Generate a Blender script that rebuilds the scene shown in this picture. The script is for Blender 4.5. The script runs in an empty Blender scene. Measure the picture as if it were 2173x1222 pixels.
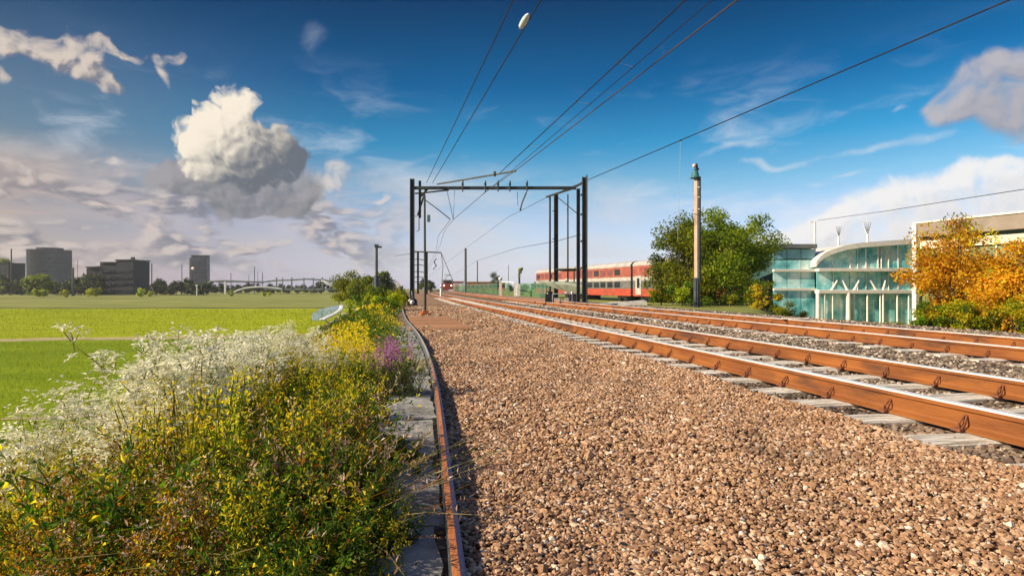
import bpy, bmesh, math, random
import numpy as np
from mathutils import Vector, Matrix

# ------------------------------------------------------------------ camera, light, sky
SC = bpy.context.scene
COL = SC.collection
R = math.radians
F, CX, CY, H = 1300.0, 1086.5, 611.0, 0.98      # focal length in photo pixels, principal point, eye height above the ballast
cam = bpy.data.objects.new('camera', bpy.data.cameras.new('camera'))
COL.objects.link(cam)
cam.location = (0, 0, H)
cam.rotation_euler = (R(90), 0, 0)
cam.data.sensor_width = 36
cam.data.lens = 36 * F / 2173
cam.data.clip_start = 0.05
cam.data.clip_end = 8000
SC.camera = cam

SUN_EL, SUN_AZ = 31.0, -104.0                     # degrees; azimuth from +Y towards +X
sun = bpy.data.objects.new('sun', bpy.data.lights.new('sun', 'SUN'))
COL.objects.link(sun)
sun.data.energy = 4.8
sun.data.angle = R(0.9)
sun.data.color = (1.0, 0.85, 0.63)
to_sun = Vector((math.sin(R(SUN_AZ)) * math.cos(R(SUN_EL)), math.cos(R(SUN_AZ)) * math.cos(R(SUN_EL)), math.sin(R(SUN_EL))))
sun.rotation_euler = to_sun.to_track_quat('Z', 'Y').to_euler()

SC.view_settings.view_transform = 'Standard'
SC.view_settings.look = 'None'
SC.view_settings.exposure = 0.72
SC.view_settings.gamma = 1
SC.render.engine = 'CYCLES'
SC.cycles.max_bounces = 6
SC.cycles.transparent_max_bounces = 12
SC.cycles.use_denoising = True
SC.cycles.volume_bounces = 0


class NT:
    """small helper that writes node trees as expressions"""
    def __init__(s, tree):
        s.t = tree
        s.t.nodes.clear()

    def new(s, kind, **kw):
        n = s.t.nodes.new(kind)
        for k, v in kw.items():
            setattr(n, k, v)
        return n

    def put(s, sock, v):
        if isinstance(v, bpy.types.NodeSocket):
            s.t.links.new(v, sock)
        elif v is not None:
            sock.default_value = v

    def m(s, op, a, b=None, c=None, clamp=False):
        n = s.new('ShaderNodeMath', operation=op, use_clamp=clamp)
        for i, v in enumerate((a, b, c)):
            if v is not None:
                s.put(n.inputs[i], v)
        return n.outputs[0]

    def v(s, op, a, b=None):
        n = s.new('ShaderNodeVectorMath', operation=op)
        s.put(n.inputs[0], a)
        if b is not None:
            s.put(n.inputs[1], b)
        return n.outputs['Value'] if op in ('LENGTH', 'DOT_PRODUCT', 'DISTANCE') else n.outputs[0]

    def vs(s, a, k):
        n = s.new('ShaderNodeVectorMath', operation='SCALE')
        s.put(n.inputs[0], a)
        s.put(n.inputs[3], k)
        return n.outputs[0]

    def smooth(s, x, lo, hi):
        n = s.new('ShaderNodeMapRange', interpolation_type='SMOOTHSTEP')
        for i, q in enumerate((x, lo, hi, 0.0, 1.0)):
            s.put(n.inputs[i], q)
        return n.outputs[0]

    def lin(s, x, lo, hi, a=0.0, b=1.0):
        n = s.new('ShaderNodeMapRange')
        for i, q in enumerate((x, lo, hi, a, b)):
            s.put(n.inputs[i], q)
        return n.outputs[0]

    def ramp(s, x, stops, interp='LINEAR'):
        n = s.new('ShaderNodeValToRGB')
        cr = n.color_ramp
        cr.interpolation = interp
        while len(cr.elements) < len(stops):
            cr.elements.new(0.5)
        for e, (p, c) in zip(cr.elements, stops):
            e.position = p
            e.color = (*c, 1)
        s.put(n.inputs[0], x)
        return n.outputs[0]

    def mix(s, f, a, b, blend='MIX'):
        n = s.new('ShaderNodeMix', data_type='RGBA', blend_type=blend)
        s.put(n.inputs[0], f)
        for sock, q in ((n.inputs[6], a), (n.inputs[7], b)):
            s.put(sock, (*q, 1) if isinstance(q, tuple) and len(q) == 3 else q)
        return n.outputs[2]

    def noise(s, vec, scale, detail=4.0, rough=0.55, dims='3D', out=0, lac=2.0):
        n = s.new('ShaderNodeTexNoise', noise_dimensions=dims)
        if vec is not None:
            s.put(n.inputs['Vector'], vec)
        n.inputs['Scale'].default_value = scale
        n.inputs['Detail'].default_value = detail
        n.inputs['Roughness'].default_value = rough
        n.inputs['Lacunarity'].default_value = lac
        return n.outputs[out]

    def voro(s, vec, scale, feature='F1', dims='3D', out='Distance', detail=0.0):
        n = s.new('ShaderNodeTexVoronoi', feature=feature, voronoi_dimensions=dims)
        if vec is not None:
            s.put(n.inputs['Vector'], vec)
        n.inputs['Scale'].default_value = scale
        if 'Detail' in n.inputs:
            n.inputs['Detail'].default_value = detail
        return n.outputs[out]


def sky_world():
    w = bpy.data.worlds.new('World')
    SC.world = w
    w.use_nodes = True
    k = NT(w.node_tree)
    tc = k.new('ShaderNodeTexCoord').outputs['Generated']
    sep = k.new('ShaderNodeSeparateXYZ')
    k.put(sep.inputs[0], tc)
    x, y, z = sep.outputs
    az = k.m('ARCTAN2', x, y)
    el = k.m('ARCSINE', k.m('MAXIMUM', k.m('MINIMUM', z, 1.0), -1.0))
    cmb = k.new('ShaderNodeCombineXYZ')
    k.put(cmb.inputs[0], az)
    k.put(cmb.inputs[1], el)
    P = cmb.outputs[0]
    sky = k.new('ShaderNodeTexSky', sky_type='NISHITA', sun_disc=False)
    sky.sun_elevation = R(SUN_EL)
    sky.sun_rotation = R(SUN_AZ)
    sky.air_density = 1.0
    sky.dust_density = 1.0
    # a deep, polarised blue overhead and pale air near the horizon; warm towards the low sun on the left
    eln = k.lin(el, R(-2), R(40))
    G = lambda d: (d + 2) / 42.0
    tint = k.ramp(eln, [(G(-.5), (1.9, 2.0, 3.6)), (G(1), (1.5, 1.55, 2.4)), (G(3), (1.2, 1.2, 1.6)), (G(6.5), (1.05, 1.08, 1.3)), (G(9.5), (.58, .96, 1.12)),
                        (G(13), (.13, .74, 1.0)), (G(18), (.010, .40, .70)), (G(25), (.0, .175, .345)), (G(36), (.35, .52, .82)), (G(40), (.75, .85, 1.05))])
    azn = k.lin(az, R(-42), R(-4))
    left_hi = k.ramp(azn, [(0, (.60, .44, .42)), (.5, (.72, .72, .74)), (1, (1, 1, 1))])
    left_lo = k.ramp(azn, [(0, (.78, .52, .34)), (.25, (.68, .56, .51)), (.55, (.74, .68, .74)), (1, (1, 1, 1))])
    lr = k.mix(k.smooth(el, R(3), R(15)), left_lo, left_hi)
    base = k.mix(1.0, k.mix(1.0, sky.outputs[0], tint, 'MULTIPLY'), lr, 'MULTIPLY')
    base = k.mix(k.m('MULTIPLY', k.smooth(az, R(-12), R(-42)), k.m('MULTIPLY', .42, k.smooth(el, R(24), R(12)))), base, (1.9, 2.1, 2.6))
    base = k.mix(k.smooth(el, R(30), R(38)), k.mix(1.0, base, (.80, .80, .80), 'MULTIPLY'), base)

    def to_dir(px, py, rx, ry):
        u = (px - CX) / F
        a = math.atan(u)
        e = math.atan((CY - py) / F * math.cos(a))
        return a, e, rx / F * math.cos(a) ** 2, ry / F * math.cos(a)

    def blobs(vec, lst, soft):
        out = None
        for (px, py, rx, ry, rot) in lst:
            a, e, sx, sy = to_dir(px, py, rx, ry)
            mp = k.new('ShaderNodeMapping', vector_type='TEXTURE')
            k.put(mp.inputs[0], vec)
            mp.inputs['Location'].default_value = (a, e, 0)
            mp.inputs['Rotation'].default_value = (0, 0, R(rot))
            mp.inputs['Scale'].default_value = (sx, sy, 1)
            ln = k.v('LENGTH', mp.outputs[0])
            if soft is None:                       # billows that merge into one soft mass
                d = k.smooth(ln, 1.6, 0.0)
                out = d if out is None else k.m('ADD', out, d)
            else:
                d = k.m('SUBTRACT', 1.0, ln)
                out = d if out is None else k.m('SMOOTH_MAX', out, d, soft)
        return out if soft is not None else k.m('SUBTRACT', k.m('MINIMUM', out, 1.1), .30)

    def warp(vec, scale, amp, detail=3.0):
        n1 = k.m('MULTIPLY', k.m('SUBTRACT', k.noise(vec, scale, detail, .6, '2D'), .5), amp * 1.5)
        n2 = k.m('MULTIPLY', k.m('SUBTRACT', k.noise(k.v('ADD', vec, (7.3, 3.1, 0)), scale, detail, .6, '2D'), .5), amp * 1.5)
        cb = k.new('ShaderNodeCombineXYZ')
        k.put(cb.inputs[0], n1)
        k.put(cb.inputs[1], n2)
        return k.v('ADD', vec, cb.outputs[0])

    def after(prev):
        # the same direction, but evaluated only once prev is known: keeps the shader's working set small
        if prev.type == 'RGBA':
            sp = k.new('ShaderNodeSeparateColor')
            k.put(sp.inputs[0], prev)
            prev = sp.outputs[0]
        cb = k.new('ShaderNodeCombineXYZ')
        k.put(cb.inputs[0], k.m('MULTIPLY_ADD', prev, 1e-9, az))
        k.put(cb.inputs[1], el)
        return cb.outputs[0]

    def cloud(col, lst, edge, nscale, namp, wamp, lit, shade, kb, kn, soft=.25, ldir=(-.75, .66), opacity=1.0, grad=None, billow=.5, bias=.5):
        def dens(vec):
            wv = warp(vec, nscale * .35, wamp, 2)
            n1 = k.noise(wv, nscale, 5, .6, '2D')
            vo = k.m('SUBTRACT', 1.0, k.voro(wv, nscale * 1.15, 'F1', '2D', 'Distance', 1.0)) if billow > .15 else n1
            n = k.m('ADD', k.m('MULTIPLY', n1, 1 - billow), k.m('MULTIPLY', vo, billow))
            return blobs(wv, lst, soft), n
        P = after(col)
        b0, n0 = dens(P)
        e1, e2 = .030, .008
        b1, _ = dens(k.v('ADD', after(b0), (ldir[0] * e1, ldir[1] * e1, 0)))
        _, n2 = dens(k.v('ADD', after(b1), (ldir[0] * e2, ldir[1] * e2, 0)))
        D = k.m('ADD', b0, k.m('MULTIPLY', k.m('SUBTRACT', n0, .52), namp))
        a = k.m('MULTIPLY', k.smooth(D, 0.0, edge), opacity)
        t = k.m('ADD', bias, k.m('ADD', k.m('MULTIPLY', k.m('SUBTRACT', b0, b1), kb), k.m('MULTIPLY', k.m('SUBTRACT', n0, n2), kn)))
        if grad:                                   # cumulus: the base, away from the sun, is grey
            (gx, gy, dx, dy, kg) = grad
            ga, ge, _, _ = to_dir(gx, gy, 1, 1)
            q = k.v('DOT_PRODUCT', k.v('SUBTRACT', P, (ga, ge, 0)), (dx, dy, 0))
            t = k.m('ADD', t, k.m('MULTIPLY', q, kg))
        t = k.smooth(t, -.1, 1.1)
        mid = tuple((p * .55 + q * .45) for p, q in zip(lit, shade))
        return k.mix(a, col, k.ramp(t, [(0, shade), (.45, mid), (.8, tuple(q * .93 for q in lit)), (1, lit)]))

    S = 10.0                                       # cloud colours are in the sky's own units: the background strength is 0.1
    c = lambda r, g, b: (r * S * .61, g * S * .61, b * S * .61)
    # thin high cirrus
    mp = k.new('ShaderNodeMapping')
    k.put(mp.inputs[0], P)
    mp.inputs['Rotation'].default_value = (0, 0, R(-9))
    mp.inputs['Scale'].default_value = (1.0, 3.2, 1)
    cv = warp(mp.outputs[0], 5, .10, 2)
    ci = k.noise(cv, 4.6, 6, .60, '2D')
    cim = k.m('MULTIPLY', k.smooth(ci, .50, .85), k.m('SUBTRACT', 1.0, k.smooth(el, R(12), R(21))))
    cim = k.m('MULTIPLY', cim, k.smooth(el, R(1), R(6)))
    col = k.mix(k.m('MULTIPLY', cim, .55), base, c(.80, .84, .90))
    # pale sheet of thin cloud low in the middle
    sheet = k.m('MULTIPLY', k.smooth(ci, .30, .60),
                k.m('MULTIPLY', k.m('SUBTRACT', 1.0, k.smooth(el, R(8.0), R(12))), k.m('SUBTRACT', 1.0, k.smooth(az, R(4), R(16)))))
    sheet_col = k.ramp(k.lin(az, R(-42), R(0)), [(0, (.64, .46, .35)), (.35, (.47, .45, .51)), (1, (.68, .69, .74))])
    sheet_col = k.mix(1.0, sheet_col, (S * .61,) * 3, 'MULTIPLY')
    col = k.mix(k.m('MULTIPLY', sheet, .72), col, sheet_col)
    clear = k.mix(k.smooth(el, R(-1.2), R(-.3)), (.9, .9, .8), col)
    # The clouds. Each bank lives in its own window of directions; elsewhere its nodes are never evaluated.
    # high band on the left
    band = cloud(clear, [(-10, 85, 50, 30, -12), (30, 92, 50, 32, -15), (75, 108, 46, 30, -22), (118, 128, 46, 34, -30), (160, 140, 50, 36, -35), (200, 165, 44, 30, -42), (240, 188, 40, 20, -42),
                  (195, 118, 30, 26, 0), (225, 108, 20, 24, 30), (250, 118, 30, 14, -40), (285, 134, 30, 16, -15),
                  (350, 136, 34, 14, -10), (378, 130, 20, 14, 0), (344, 165, 17, 28, 15), (8, 160, 34, 12, -10)],
                 .95, 34, 2.1, .03, c(.70, .60, .52), c(.22, .22, .26), 1.1, 3.2, soft=None, opacity=.95, bias=.52, billow=.25)
    wisp = cloud(clear, [(640, 155, 50, 28, -20), (560, 135, 80, 14, -15), (660, 85, 45, 40, -60)],
                 1.3, 26, 1.2, .03, c(.40, .46, .58), c(.34, .40, .54), 0, 1.0, opacity=.5, billow=.1)
    # right: the grey cloud and the bright bank under it
    rt = cloud(clear, [(1560, 318, 90, 12, 8), (1740, 385, 40, 10, 8), (1800, 362, 50, 8, 5), (1650, 345, 110, 9, 4), (1900, 300, 160, 12, 3), (1920, 230, 30, 8, 5)],
               1.1, 24, 1.2, .03, c(.80, .84, .88), c(.66, .70, .76), 0, 1.0, soft=None, opacity=.5, billow=.1)
    rt = cloud(rt, [(1790, 490, 170, 55, 0), (1900, 440, 120, 62, 0), (2010, 410, 130, 66, 0), (2160, 370, 120, 58, 0), (2190, 450, 220, 90, 0), (1690, 540, 130, 60, 0), (1960, 560, 460, 90, 0), (1960, 490, 260, 60, 0)],
               .80, 18, 1.9, .05, c(.95, .92, .90), c(.58, .60, .67), .8, 1.5, soft=None, ldir=(-.6, .8), opacity=.93, bias=.58, billow=.2)
    rt = cloud(rt, [(2040, 180, 70, 50, 0), (2110, 150, 76, 52, 10), (2190, 130, 70, 56, 0), (2180, 220, 110, 66, 0), (2100, 220, 100, 50, 0), (2015, 228, 56, 36, 0), (2190, 285, 80, 26, 0)],
               .80, 20, 1.5, .045, c(.52, .49, .52), c(.30, .30, .36), .8, 1.8, soft=None, ldir=(-.6, .8), opacity=.94, bias=.5, billow=.3)
    # left: layers of low stratocumulus, grey-violet with peach edges
    mp2 = k.new('ShaderNodeMapping')
    k.put(mp2.inputs[0], P)
    mp2.inputs['Scale'].default_value = (1.0, 2.4, 1)
    def low(v):
        wv = warp(v, 8, .05, 2)
        return k.m('ADD', k.m('MULTIPLY', k.noise(wv, 7, 7, .60, '2D'), .8), k.m('MULTIPLY', k.m('SUBTRACT', 1.0, k.voro(wv, 26, 'F1', '2D', 'Distance', 0.0)), .2))
    l0 = low(mp2.outputs[0])
    l1 = low(k.v('ADD', mp2.outputs[0], (-.014, .022, 0)))
    lm = k.m('MULTIPLY', k.m('SUBTRACT', 1.0, k.smooth(az, R(-17), R(-7))), k.m('SUBTRACT', 1.0, k.smooth(el, R(6.5), R(11))))
    lm = k.m('MULTIPLY', lm, k.smooth(el, R(.5), R(2.5)))
    la = k.m('MULTIPLY', k.smooth(l0, .43, .58), lm)
    lt = k.smooth(k.m('ADD', .30, k.m('MULTIPLY', k.m('SUBTRACT', l0, l1), 5.5)), 0, 1)
    lowc = k.mix(k.m('MULTIPLY', la, .78), clear, k.mix(lt, c(.185, .195, .245), c(.65, .56, .51)))
    puff = cloud(lowc, [(40, 360, 60, 17, 0), (225, 345, 50, 17, 5), (350, 380, 80, 26, 0), (722, 362, 24, 34, 0), (690, 395, 52, 34, 10), (790, 428, 46, 9, 12), (812, 414, 20, 11, 0), (640, 420, 60, 26, 0)],
                 .95, 34, 2.0, .03, c(.74, .66, .61), c(.33, .33, .38), .9, 3.0, soft=None, opacity=.8, bias=.5, billow=.3)
    skirt = cloud(puff, [(400, 392, 130, 30, 0), (540, 412, 130, 36, 4), (630, 375, 60, 52, 0), (500, 400, 180, 36, 0), (520, 432, 90, 22, 0), (450, 380, 120, 40, 0)],
                  .7, 22, 1.2, .045, c(.36, .345, .365), c(.165, .18, .21), .6, 2.0, soft=None, opacity=.92, bias=.4, billow=.2)
    big = cloud(skirt, [(500, 236, 58, 54, 0), (450, 262, 58, 58, 0), (424, 305, 62, 58, 0), (505, 300, 95, 80, 0), (590, 300, 48, 44, 0), (612, 335, 48, 54, 0), (545, 350, 108, 62, 0), (450, 350, 84, 48, 0)],
                .36, 48, .95, .022, c(.96, .86, .71), c(.14, .16, .195), .35, .7, soft=.18, bias=.47, billow=.3, grad=(495, 304, -.66, .75, 9))

    def window(a0, a1, e0, e1):
        q = k.m('MULTIPLY', k.m('GREATER_THAN', az, R(a0)), k.m('LESS_THAN', az, R(a1)))
        return k.m('MULTIPLY', q, k.m('MULTIPLY', k.m('GREATER_THAN', el, R(e0)), k.m('LESS_THAN', el, R(e1))))

    def bgd(colour):
        b = k.new('ShaderNodeBackground')
        b.inputs[1].default_value = .1
        k.put(b.inputs[0], colour)
        return b.outputs[0]
    sh = bgd(clear)
    for mask, colour in ((window(-27, -8, 13.5, 27), wisp), (window(12, 52, -1, 24), rt),
                         (window(-55, -6, -1, 13.5), puff), (k.m('MAXIMUM', window(-34, -8, 4, 14), window(-29.2, -8, 13.9, 19.5)), big), (window(-55, -27.6, 14, 27), band)):
        mx = k.new('ShaderNodeMixShader')
        k.put(mx.inputs[0], mask)
        k.put(mx.inputs[1], sh)
        k.put(mx.inputs[2], bgd(colour))
        sh = mx.outputs[0]
    k.put(k.new('ShaderNodeOutputWorld').inputs[0], sh)
    w.cycles.sampling_method = 'MANUAL'
    w.cycles.sample_map_resolution = 512


sky_world()

# ------------------------------------------------------------------ helpers
rng = np.random.default_rng(7)
random.seed(7)


def W(px, py, Y):
    """the point that photo pixel (px, py) shows at distance Y"""
    return Vector(((px - CX) * Y / F, Y, H + (CY - py) * Y / F))


def tag(o, label=None, cat=None, group=None, kind=None):
    for key, val in (('label', label), ('category', cat), ('group', group), ('kind', kind)):
        if val:
            o[key] = val
    return o


def thing(name, label, cat, loc=(0, 0, 0), rz=0.0, group=None):
    o = bpy.data.objects.new(name, None)
    COL.objects.link(o)
    o.empty_display_size = .2
    o.location = loc
    o.rotation_euler = (0, 0, rz)
    return tag(o, label, cat, group)


def link(name, me, parent=None):
    o = bpy.data.objects.new(name, me)
    COL.objects.link(o)
    o.parent = parent
    return o


def dup(src, loc=None, rz=None, sc=None, label=None, group=None):
    c = src.copy()
    COL.objects.link(c)
    if loc is not None:
        c.location = loc
    if rz is not None:
        c.rotation_euler = (src.rotation_euler[0], src.rotation_euler[1], rz)
    if sc is not None:
        c.scale = sc if isinstance(sc, (tuple, list)) else (sc, sc, sc)
    if label:
        c['label'] = label
    if group:
        c['group'] = group
    for ch in src.children:
        d = ch.copy()
        COL.objects.link(d)
        d.parent = c
        for g in ch.children:
            e = g.copy()
            COL.objects.link(e)
            e.parent = d
    return c


class MB:
    """collects boxes, tubes and sweeps and links them as one mesh"""
    def __init__(s):
        s.v, s.f, s.mi, s.sm = [], [], [], []

    def add(s, verts, faces, mi=0, smooth=False):
        b = len(s.v)
        s.v += [tuple(q) for q in verts]
        for fc in faces:
            s.f.append([b + i for i in fc])
            s.mi.append(mi)
            s.sm.append(smooth)
        return s

    def box(s, c, size, rz=0.0, mi=0, rot=None, bev=0.0):
        hx, hy, hz = (q / 2 for q in size)
        M = rot or Matrix.Rotation(rz, 3, 'Z')
        c = Vector(c)
        if bev > 0:
            pts = []
            for z, k in ((-hz, bev), (-hz + bev, 0), (hz - bev, 0), (hz, bev)):
                pts += [c + M @ Vector((x, y, z)) for x, y in ((-hx + k, -hy + k), (hx - k, -hy + k), (hx - k, hy - k), (-hx + k, hy - k))]
            fs = [(3, 2, 1, 0), (12, 13, 14, 15)]
            for r in range(3):
                for i in range(4):
                    fs.append((r * 4 + i, r * 4 + (i + 1) % 4, r * 4 + 4 + (i + 1) % 4, r * 4 + 4 + i))
            return s.add(pts, fs, mi)
        pts = [c + M @ Vector((x, y, z)) for x, y, z in ((-hx, -hy, -hz), (hx, -hy, -hz), (hx, hy, -hz), (-hx, hy, -hz), (-hx, -hy, hz), (hx, -hy, hz), (hx, hy, hz), (-hx, hy, hz))]
        return s.add(pts, [(3, 2, 1, 0), (4, 5, 6, 7), (0, 1, 5, 4), (1, 2, 6, 5), (2, 3, 7, 6), (3, 0, 4, 7)], mi)

    def tube(s, pts, r, n=8, mi=0, cap=True):
        pts = [Vector(p) for p in pts]
        rr = r if isinstance(r, (list, tuple)) else [r] * len(pts)
        vs = []
        up = Vector((0, 0, 1))
        for i, p in enumerate(pts):
            d = (pts[min(i + 1, len(pts) - 1)] - pts[max(i - 1, 0)]).normalized()
            ref = up if abs(d.z) < .95 else Vector((0, 1, 0))
            a = d.cross(ref).normalized()
            b = a.cross(d)
            vs += [p + (a * math.cos(2 * math.pi * j / n) + b * math.sin(2 * math.pi * j / n)) * rr[i] for j in range(n)]
        fs = [(i * n + j, i * n + (j + 1) % n, (i + 1) * n + (j + 1) % n, (i + 1) * n + j) for i in range(len(pts) - 1) for j in range(n)]
        s.add(vs, fs, mi, True)
        if cap:
            s.add(vs[:n], [tuple(range(n))], mi)
            s.add(vs[-n:], [tuple(reversed(range(n)))], mi)
        return s

    def lathe(s, prof, c=(0, 0, 0), n=16, mi=0, smooth=True):
        c = Vector(c)
        vs = [c + Vector((r * math.cos(2 * math.pi * j / n), r * math.sin(2 * math.pi * j / n), z)) for r, z in prof for j in range(n)]
        fs = [(i * n + j, i * n + (j + 1) % n, (i + 1) * n + (j + 1) % n, (i + 1) * n + j) for i in range(len(prof) - 1) for j in range(n)]
        return s.add(vs, fs, mi, smooth)

    def sweep(s, prof, path, side, mis=None, closed=True):
        """profile points (u, v) swept along path; side(i) is the horizontal unit vector of u"""
        n = len(prof)
        vs = []
        for i, p in enumerate(path):
            sd = side(i)
            vs += [Vector(p) + sd * u + Vector((0, 0, v)) for u, v in prof]
        b = len(s.v)
        s.v += [tuple(q) for q in vs]
        for i in range(len(path) - 1):
            for j in range(n if closed else n - 1):
                k = (j + 1) % n
                s.f.append([b + i * n + j, b + i * n + k, b + (i + 1) * n + k, b + (i + 1) * n + j])
                s.mi.append(mis[j] if mis else 0)
                s.sm.append(False)
        if closed:
            s.f.append([b + j for j in range(n)][::-1]); s.mi.append(0); s.sm.append(False)
            s.f.append([b + (len(path) - 1) * n + j for j in range(n)]); s.mi.append(0); s.sm.append(False)
        return s

    def mesh(s, name, mats):
        me = bpy.data.meshes.new(name)
        me.from_pydata(s.v, [], s.f)
        for m in (mats if isinstance(mats, (list, tuple)) else [mats]):
            me.materials.append(m)
        me.polygons.foreach_set('material_index', s.mi)
        me.polygons.foreach_set('use_smooth', s.sm)
        me.update()
        return me

    def build(s, name, mats, parent=None):
        return link(name, s.mesh(name, mats), parent)


def np_mesh(name, V, Fq, mats, mi=None, smooth=False):
    """mesh from arrays: V (n,3), Fq (m,k) with k 3 or 4"""
    me = bpy.data.meshes.new(name)
    k = Fq.shape[1]
    me.vertices.add(len(V))
    me.vertices.foreach_set('co', np.ascontiguousarray(V, np.float32).ravel())
    me.loops.add(Fq.size)
    me.loops.foreach_set('vertex_index', np.ascontiguousarray(Fq, np.int32).ravel())
    me.polygons.add(len(Fq))
    me.polygons.foreach_set('loop_start', np.arange(0, Fq.size, k, dtype=np.int32))
    if mi is not None:
        me.polygons.foreach_set('material_index', np.ascontiguousarray(mi, np.int32))
    me.polygons.foreach_set('use_smooth', np.full(len(Fq), smooth))
    for m in (mats if isinstance(mats, (list, tuple)) else [mats]):
        me.materials.append(m)
    me.update(calc_edges=True)
    return me


# ------------------------------------------------------------------ materials
def new_mat(name):
    m = bpy.data.materials.new(name)
    m.use_nodes = True
    k = NT(m.node_tree)
    bs = k.new('ShaderNodeBsdfPrincipled')
    k.put(k.new('ShaderNodeOutputMaterial').inputs[0], bs.outputs[0])
    return m, k, bs


def mat(name, c1, c2=None, scale=8.0, rough=.7, metal=0.0, bump=0.0, bscale=None, detail=6, spec=.5, stretch=None, lo=.35, hi=.65, c3=None, s3=1.0):
    m, k, bs = new_mat(name)
    co = k.new('ShaderNodeTexCoord').outputs['Object']
    if stretch:
        mp = k.new('ShaderNodeMapping')
        k.put(mp.inputs[0], co)
        mp.inputs['Scale'].default_value = stretch
        co = mp.outputs[0]
    n = k.noise(co, scale, detail, .6)
    colr = k.ramp(n, [(lo, c1), (hi, c2 or tuple(min(1, q * 1.35) for q in c1))])
    if c3:
        colr = k.mix(k.smooth(k.noise(co, s3, 5, .6), .50, .68), colr, c3)
    k.put(bs.inputs['Base Color'], colr)
    k.put(bs.inputs['Roughness'], k.lin(n, .3, .7, max(0, rough - .1), min(1, rough + .1)))
    bs.inputs['Metallic'].default_value = metal
    bs.inputs['Specular IOR Level'].default_value = spec
    if bump:
        b = k.new('ShaderNodeBump')
        b.inputs['Strength'].default_value = bump
        b.inputs['Distance'].default_value = .02
        k.put(b.inputs['Height'], k.noise(co, bscale or scale * 3, 5, .65))
        k.put(bs.inputs['Normal'], b.outputs[0])
    return m


def leaf_mat(name, stops, transl=.4, rough=.55, obj_var=.25):
    m, k, bs = new_mat(name)
    geo = k.new('ShaderNodeNewGeometry').outputs['Random Per Island']
    oi = k.new('ShaderNodeObjectInfo').outputs['Random']
    n = len(stops)
    colr = k.ramp(geo, [(i / max(1, n - 1), q) for i, q in enumerate(stops)])
    hs = k.new('ShaderNodeHueSaturation')
    k.put(hs.inputs['Value'], k.lin(oi, 0, 1, 1 - obj_var, 1 + obj_var))
    k.put(hs.inputs['Hue'], k.lin(oi, 0, 1, .49, .515))
    k.put(hs.inputs['Color'], colr)
    k.put(bs.inputs['Base Color'], hs.outputs[0])
    bs.inputs['Roughness'].default_value = rough
    bs.inputs['Specular IOR Level'].default_value = .3
    if transl > 0:
        tr = k.new('ShaderNodeBsdfTranslucent')
        k.put(tr.inputs[0], k.mix(.35, hs.outputs[0], (1, .9, .25), 'MULTIPLY'))
        mx = k.new('ShaderNodeMixShader')
        mx.inputs[0].default_value = transl
        k.put(mx.inputs[1], bs.outputs[0])
        k.put(mx.inputs[2], tr.outputs[0])
        out = [q for q in k.t.nodes if q.type == 'OUTPUT_MATERIAL'][0]
        k.put(out.inputs[0], mx.outputs[0])
    return m


M = {}
M['rust'] = mat('rust', (.17, .050, .008), (.30, .10, .016), 5, .75, 0, .4, 60, stretch=(1, .12, 1), c3=(.085, .032, .014), s3=4.5)
M['head'] = mat('railhead', (.66, .65, .64), (.86, .85, .84), 6, .32, .25, stretch=(8, .1, 8))  # polished steel; the whitish base colour also carries the sun's glint
M['clip'] = mat('clip_rust', (.10, .035, .018), (.24, .08, .03), 30, .8)
M['sleeper'] = mat('sleeper_wood', (.36, .30, .23), (.88, .83, .74), 5, .85, 0, .8, 30, stretch=(.5, 7, 5), lo=.38, hi=.54, c3=(.11, .09, .08), s3=1.1)
M['edge_side'] = mat('edge_blue', (.025, .075, .20), (.045, .11, .27), 6, .5, 0, .1)
M['edge_teal'] = mat('edge_teal', (.05, .075, .09), (.09, .11, .125), 6, .6)
M['edge_rust'] = mat('edge_rust', (.34, .10, .022), (.55, .19, .05), 9, .6, 0, .2, stretch=(6, .3, 6))
M['edge_worn'] = mat('edge_worn', (.42, .38, .33), (.62, .57, .50), 9, .5, .3)
M['slab'] = mat('slab', (.22, .215, .205), (.38, .37, .35), 5, .9, 0, .35, 40, c3=(.13, .125, .11), s3=2)
M['steel'] = mat('dark_steel', (.022, .028, .030), (.05, .058, .058), 3, .55, .2)
M['steel2'] = mat('grey_steel', (.07, .08, .085), (.13, .14, .14), 3, .5, .3)
M['galv'] = mat('galvanised', (.32, .34, .36), (.46, .48, .5), 6, .45, .5)
M['wire'] = mat('wire', (.012, .012, .014), (.03, .03, .032), 3, .5, .5)
M['copper'] = mat('contact_wire', (.07, .035, .025), (.12, .06, .04), 3, .5, .4)
M['white'] = mat('white_paint', (.70, .69, .66), (.82, .81, .78), 4, .45)
M['porcelain'] = mat('porcelain', (.42, .52, .60), (.60, .68, .74), 4, .25)
M['concrete'] = mat('concrete', (.42, .37, .33), (.56, .50, .45), 3, .85, 0, .2, 30)
M['timber'] = mat('timber', (.26, .115, .045), (.44, .22, .10), 6, .8, 0, .3, 30, stretch=(8, .6, 4))
M['black'] = mat('black', (.008, .008, .009), (.02, .02, .022), 4, .4)
M['teal_paint'] = mat('teal_paint', (.03, .13, .14), (.06, .2, .2), 5, .5)
M['bark'] = mat('bark', (.06, .042, .03), (.15, .11, .08), 8, .9, 0, .6, 20, stretch=(4, 4, .6))
M['stem'] = leaf_mat('stem', [(.10, .16, .02), (.20, .20, .04), (.16, .10, .03)], .2)


# ------------------------------------------------------------------ lie of the land
def tx(Y):
    """sideways position of the line of the tracks at distance Y (they bend gently to the right far off)"""
    Y = np.minimum(np.asarray(Y, float), 420)
    return -.1892 * Y + 2.6e-4 * np.maximum(0, Y - 20) ** 2


CURB_Y = [0, 1.77, 2.52, 3.14, 4.23, 5.96, 8.17, 12.26, 17.1, 24, 44, 90, 420]
CURB_L = [.09, .168, .20, .24, .307, .379, .438, .43, .27, .25, .37, .4, .4]


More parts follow.
